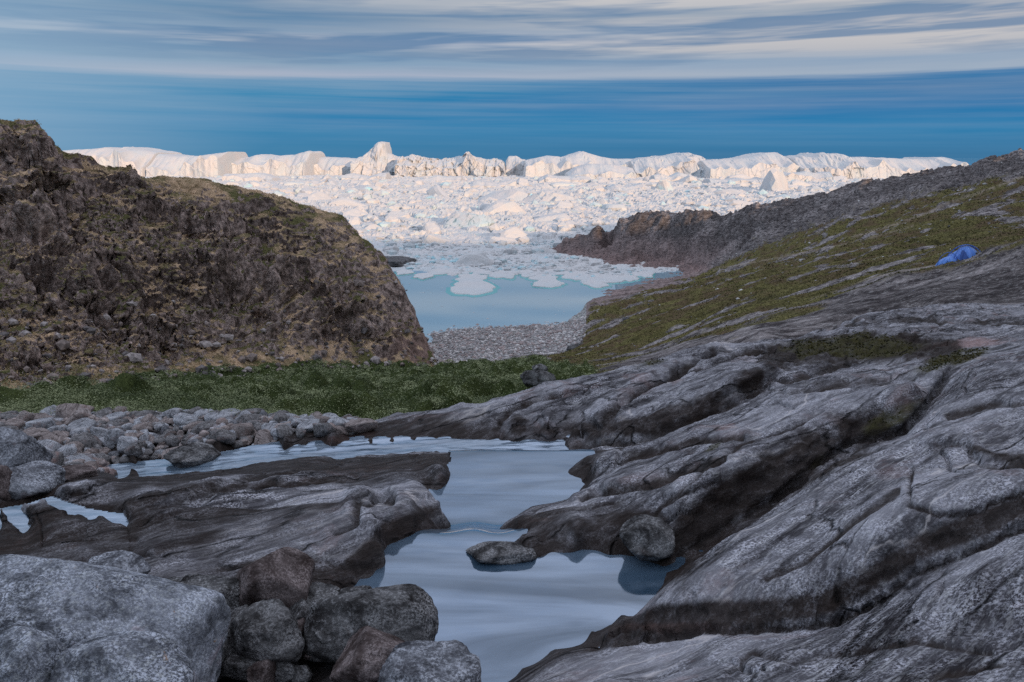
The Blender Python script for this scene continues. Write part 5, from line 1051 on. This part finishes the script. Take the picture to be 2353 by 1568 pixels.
berg_block('iceberg', 1460, 1645, 1330, [(1460, 372), (1500, 362), (1555, 358), (1600, 350), (1630, 358), (1645, 366)], 230, M_ice, 'domed fluted iceberg in the middle of the right-hand row', BG, 9)
berg_block('iceberg', 1630, 1870, 1280, [(1630, 368), (1700, 366), (1750, 363), (1795, 351), (1820, 349), (1840, 360), (1870, 362)], 240, M_ice, 'massive cliff-fronted iceberg with a rounded hump', BG, 10, nz=0.5)
berg_block('iceberg', 1855, 2000, 1260, [(1855, 363), (1880, 357), (1905, 362), (1925, 352), (1935, 351), (1937, 357), (1950, 352), (1960, 354), (1975, 353), (2000, 362)], 220, M_ice, 'iceberg split by deep cracks above the right hill', BG, 11, nz=1.3)
berg_block('iceberg', 1985, 2260, 1300, [(1985, 362), (2050, 360), (2120, 364), (2190, 366), (2200, 361), (2235, 360), (2260, 372)], 230, M_ice, 'long level iceberg running behind the right hill', BG, 12, nz=.5)
rs = np.random.RandomState(91); TB = 'tabular icebergs drifting between pack and horizon row'
for k, (uc, d, w, hh) in enumerate([(560, 1120, 120, 15), (700, 980, 90, 12), (830, 1180, 110, 14), (1010, 1080, 100, 12), (1130, 900, 120, 11), (1300, 1050, 130, 15), (1560, 1100, 110, 16), (1700, 1010, 120, 12), (1860, 1120, 130, 18), (960, 760, 90, 9), (1450, 820, 110, 10), (1230, 700, 90, 8)]):
    vb = float(v_of_q(-CZ / d)); vt = float(v_of_q((hh - CZ) / d)); pr = [(uc - w / 2 + w * q / 5, vt + rs.uniform(0, 0.75) * (vb - vt) * (0.9 if q in (0, 5) else 0.6)) for q in range(6)]
    berg_block('iceberg', uc - w / 2, uc + w / 2, d, pr, w / FPX * d * 0.7, M_ice, 'flat blocky iceberg standing apart in the pack before the horizon row', TB, 40 + k, nz=0.4)
MG = 'icebergs standing in the middle of the pack'
def berg(u, v, w, h, mat, label, seed, sharp=18, planes=8, ang=1.0, group=MG, depth=0.9, tilt=0.0, lod=3):
    d = -CZ / float(q_of_v(v)); x, y, _ = at(u, v, d); sx = w / 2 / FPX * d * 1.15; sz = h / FPX * d * 1.1
    P, F = rock_shape(seed, lod, (sx, sx * depth, sz), ang, planes, 0.10, sharp, 0, tilt)
    zc = P[:, 2] / sz; P[:, 0] *= 1 - 0.35 * np.clip(zc, 0, 1); P[:, 1] *= 1 - 0.35 * np.clip(zc, 0, 1); P[:, 2] = np.maximum(P[:, 2], -0.6)
    o = mesh_obj('iceberg', P, F, mat, smooth=False); o.location = (x, y + sx * depth * .5, -0.2); tag(o, label, 'iceberg', group); return o
berg(905, 512, 70, 34, M_ice, 'pale iceberg with a sunlit triangular fin near the left hill', 301, ang=1.0)
berg(1070, 525, 150, 42, M_iced, 'iceberg streaked with dark meltwater channels and turquoise hollows', 302)
berg(1150, 498, 130, 34, M_ice, 'smooth domed iceberg behind the streaked one', 303)
berg(1180, 468, 150, 30, M_ice, 'grey-shaded sloping iceberg in the middle of the pack', 304)
berg(1290, 470, 110, 32, M_ice, 'bright blocky iceberg right of the sloping one', 305)
berg(1380, 480, 46, 30, M_ice, 'small pyramid iceberg with a pink-lit face', 306)
berg(1530, 442, 50, 30, M_iceb, 'blue cone-shaped iceberg before the right-hand cliffs', 307)
berg(1790, 445, 100, 46, M_ice, 'castellated iceberg close to the crest of the right hill', 308, planes=12)
berg(1270, 512, 90, 30, M_ice, 'white rounded iceberg between pyramid and streaked bergs', 309)
berg(1000, 560, 80, 22, M_ice, 'low white iceberg before the streaked one on the left', 310)
berg(1085, 612, 110, 30, M_ice, 'flat-crowned iceberg mirrored in the middle of the lagoon', 311, planes=7, depth=.6)
berg(1240, 585, 70, 20, M_ice, 'low iceberg off the tip of the right headland', 312)
berg(1225, 470, 60, 22, M_ice, 'small bright iceberg on the right shoulder of the sloping one', 313)
berg(830, 440, 80, 20, M_ice, 'low iceberg beyond the shoulder of the left hill', 314)
berg(1140, 560, 110, 22, M_ice, 'broad low white iceberg behind the mirrored one', 315)
bproto = []
for k in range(10):
    P, F = rock_shape(400 + k, 3, (1, 0.8, 0.9), 1.0, 8, 0.10, 18); zc = P[:, 2]; P[:, 0] *= 1 - .35 * np.clip(zc, 0, 1); P[:, 2] = np.maximum(P[:, 2], -0.3)
    bproto.append(mesh_obj('iceberg', P, F, M_iceb if k == 9 else M_ice, smooth=False, link=False).data)
rs = np.random.RandomState(77)
for k in range(190):
    d = math.exp(rs.uniform(math.log(330), math.log(1250))); u = rs.uniform(250, 2150); x = (u - CX) / FPX / 1.01 * d
    if ground(x, min(d, 344))[0] > -1 and d < 345: continue
    j = rs.randint(10); o = bpy.data.objects.new('iceberg', bproto[j]); COL.objects.link(o)
    s = rs.uniform(2.5, 9.5) * min(2.2, (d / 450) ** 0.7); o.location = (x, d, -0.2); o.scale = (s * rs.uniform(1, 2.0), s, s * rs.uniform(.45, 1.0)); o.rotation_euler = (0, 0, rs.uniform(0, 6.28))
    tag(o, 'small blue-tinged iceberg standing in the pack ice' if j == 9 else 'small white iceberg standing in the pack ice', 'iceberg', 'small blue icebergs scattered over the pack' if j == 9 else 'small icebergs scattered over the pack')
# skerry at the foot of the left hill
x, y, z = at(905, 590, 262); P, F = rock_shape(500, 6, (13, 14, 5.0), 0.95, 12, 0.20, 26)
o = mesh_obj('skerry', P, F, MR_dark); o.location = (x, y, -0.5); tag(o, 'low dark rocky point jutting from behind the left hill', 'rock')

# ------------------------------------------------------------------ blue tent
def tent():
    m, nt, b = new_mat('blue_nylon'); co = objco(nt); n = noise(nt, co, 2.0, 3, 0.5)
    nt.links.new(mix(nt, n, (0.035, 0.13, 0.50), (0.09, 0.27, 0.72)), b.inputs['Base Color']); b.inputs['Roughness'].default_value = 0.45; b.inputs['Sheen Weight'].default_value = 0.2
    M_pole = simple_mat('tent_pole_sleeve', (0.03, 0.10, 0.38), (0.05, 0.15, 0.5), 5, 0.5)
    x, y, z = at(2200, 611, 61.3); root = bpy.data.objects.new('tent', None); COL.objects.link(root); root.location = (x, y, z + 0.12); root.scale = (1.25, 1.25, 1.2)
    tag(root, 'crumpled bright blue tent pitched on the ridge of the right hill', 'tent')
    def shell(name, cx, cy, w, dp, h, seed, top=0.5):
        nu, nv = 72, 26; a = np.linspace(0, 2 * math.pi, nu, endpoint=False); s = np.linspace(0, 1, nv)
        A, Sg = np.meshgrid(a, s); rr = np.sin((1 - Sg) * math.pi / 2) ** 0.75
        fold = 1 + 0.30 * gn(np.stack([np.cos(A).ravel() * 3.5, np.sin(A).ravel() * 3.5, Sg.ravel() * 1.2 + seed], 1)).reshape(A.shape) + 0.05 * np.sin(A * 9 + seed + 2 * Sg)
        X = cx + w * np.cos(A) * rr * fold + 0.12 * w * Sg; Yy = cy + dp * np.sin(A) * rr * fold; Zz = h * Sg ** 0.9 * (1 + 0.06 * gn(np.stack([X.ravel() * 3, Yy.ravel() * 3, Sg.ravel()], 1)).reshape(A.shape)) - 0.25
        V = np.stack([X, Yy, Zz], 2).reshape(-1, 3); F = []
        for j in range(nv - 1):
            for i in range(nu): F.append((j * nu + i, j * nu + (i + 1) % nu, (j + 1) * nu + (i + 1) % nu, (j + 1) * nu + i))
        return mesh_obj(name, V, F, m, root)
    shell('canopy', 0.35, 0.0, 0.95, 0.9, 1.45, 3); shell('porch', -0.75, -0.25, 0.62, 0.6, 0.85, 8)
    M_door = simple_mat('tent_door_nylon', (0.02, 0.07, 0.30), (0.03, 0.10, 0.38), 4, 0.5)
    def arch(name, cx, w, h, y0, y1, mat, r_=0.03):
        V = []; F = []; n = 26; k = 6
        for i in range(n):
            a = math.pi * i / (n - 1); c = np.array([cx + w * math.cos(a), y0 + (y1 - y0) * i / (n - 1), h * math.sin(a) - 0.05]); nrm = np.array([math.cos(a), 0, math.sin(a)]); bi = np.array([0, 1, 0])
            for j in range(k): b = 2 * math.pi * j / k; V.append(c + r_ * (math.cos(b) * nrm + math.sin(b) * bi))
        for i in range(n - 1):
            for j in range(k): F.append((i * k + j, i * k + (j + 1) % k, (i + 1) * k + (j + 1) % k, (i + 1) * k + j))
        mesh_obj(name, V, F, mat, root)
    arch('pole', 0.40, 0.98, 1.30, -0.55, 0.45, M_pole); arch('pole', 0.40, 0.98, 1.30, 0.45, -0.55, M_pole); arch('pole', -0.75, 0.60, 0.84, -0.3, -0.2, M_pole, 0.02)
    U, Vv = np.meshgrid(np.linspace(-1, 1, 16), np.linspace(0, 1, 14)); P = np.stack([-0.1 + 0.34 * U.ravel() * (1 - Vv.ravel() ** 2 * 0.8), -0.93 + 0.35 * Vv.ravel() ** 1.5 + 0.04 * gn(np.stack([U.ravel() * 4, Vv.ravel() * 3, U.ravel() * 0], 1)), 0.02 + 0.95 * Vv.ravel()], 1)
    fi = (np.arange(13)[:, None] * 16 + np.arange(15)[None]).ravel(); dr = mesh_obj('door', P, np.stack([fi, fi + 1, fi + 17, fi + 16], 1), M_door, root); dr.modifiers.new('thickness', 'SOLIDIFY').thickness = 0.01
    # guy flap lying over the rocks on the right
    nu, nv = 30, 14; U, Vv = np.meshgrid(np.linspace(0, 1, nu), np.linspace(0, 1, nv)); P = np.stack([0.9 + 0.75 * U.ravel(), -0.5 + 0.7 * Vv.ravel(), 0.55 - 0.42 * U.ravel() + 0.07 * gn(np.stack([U.ravel() * 6, Vv.ravel() * 5, U.ravel() * 0], 1))], 1)
    fi = (np.arange(nv - 1)[:, None] * nu + np.arange(nu - 1)[None]).ravel(); F = np.stack([fi, fi + 1, fi + nu + 1, fi + nu], 1); fl = mesh_obj('flap', P, F, m, root)
    md = fl.modifiers.new('thickness', 'SOLIDIFY'); md.thickness = 0.01
tent()
print('objects', len(bpy.data.objects), 'ctrl', len(CT))
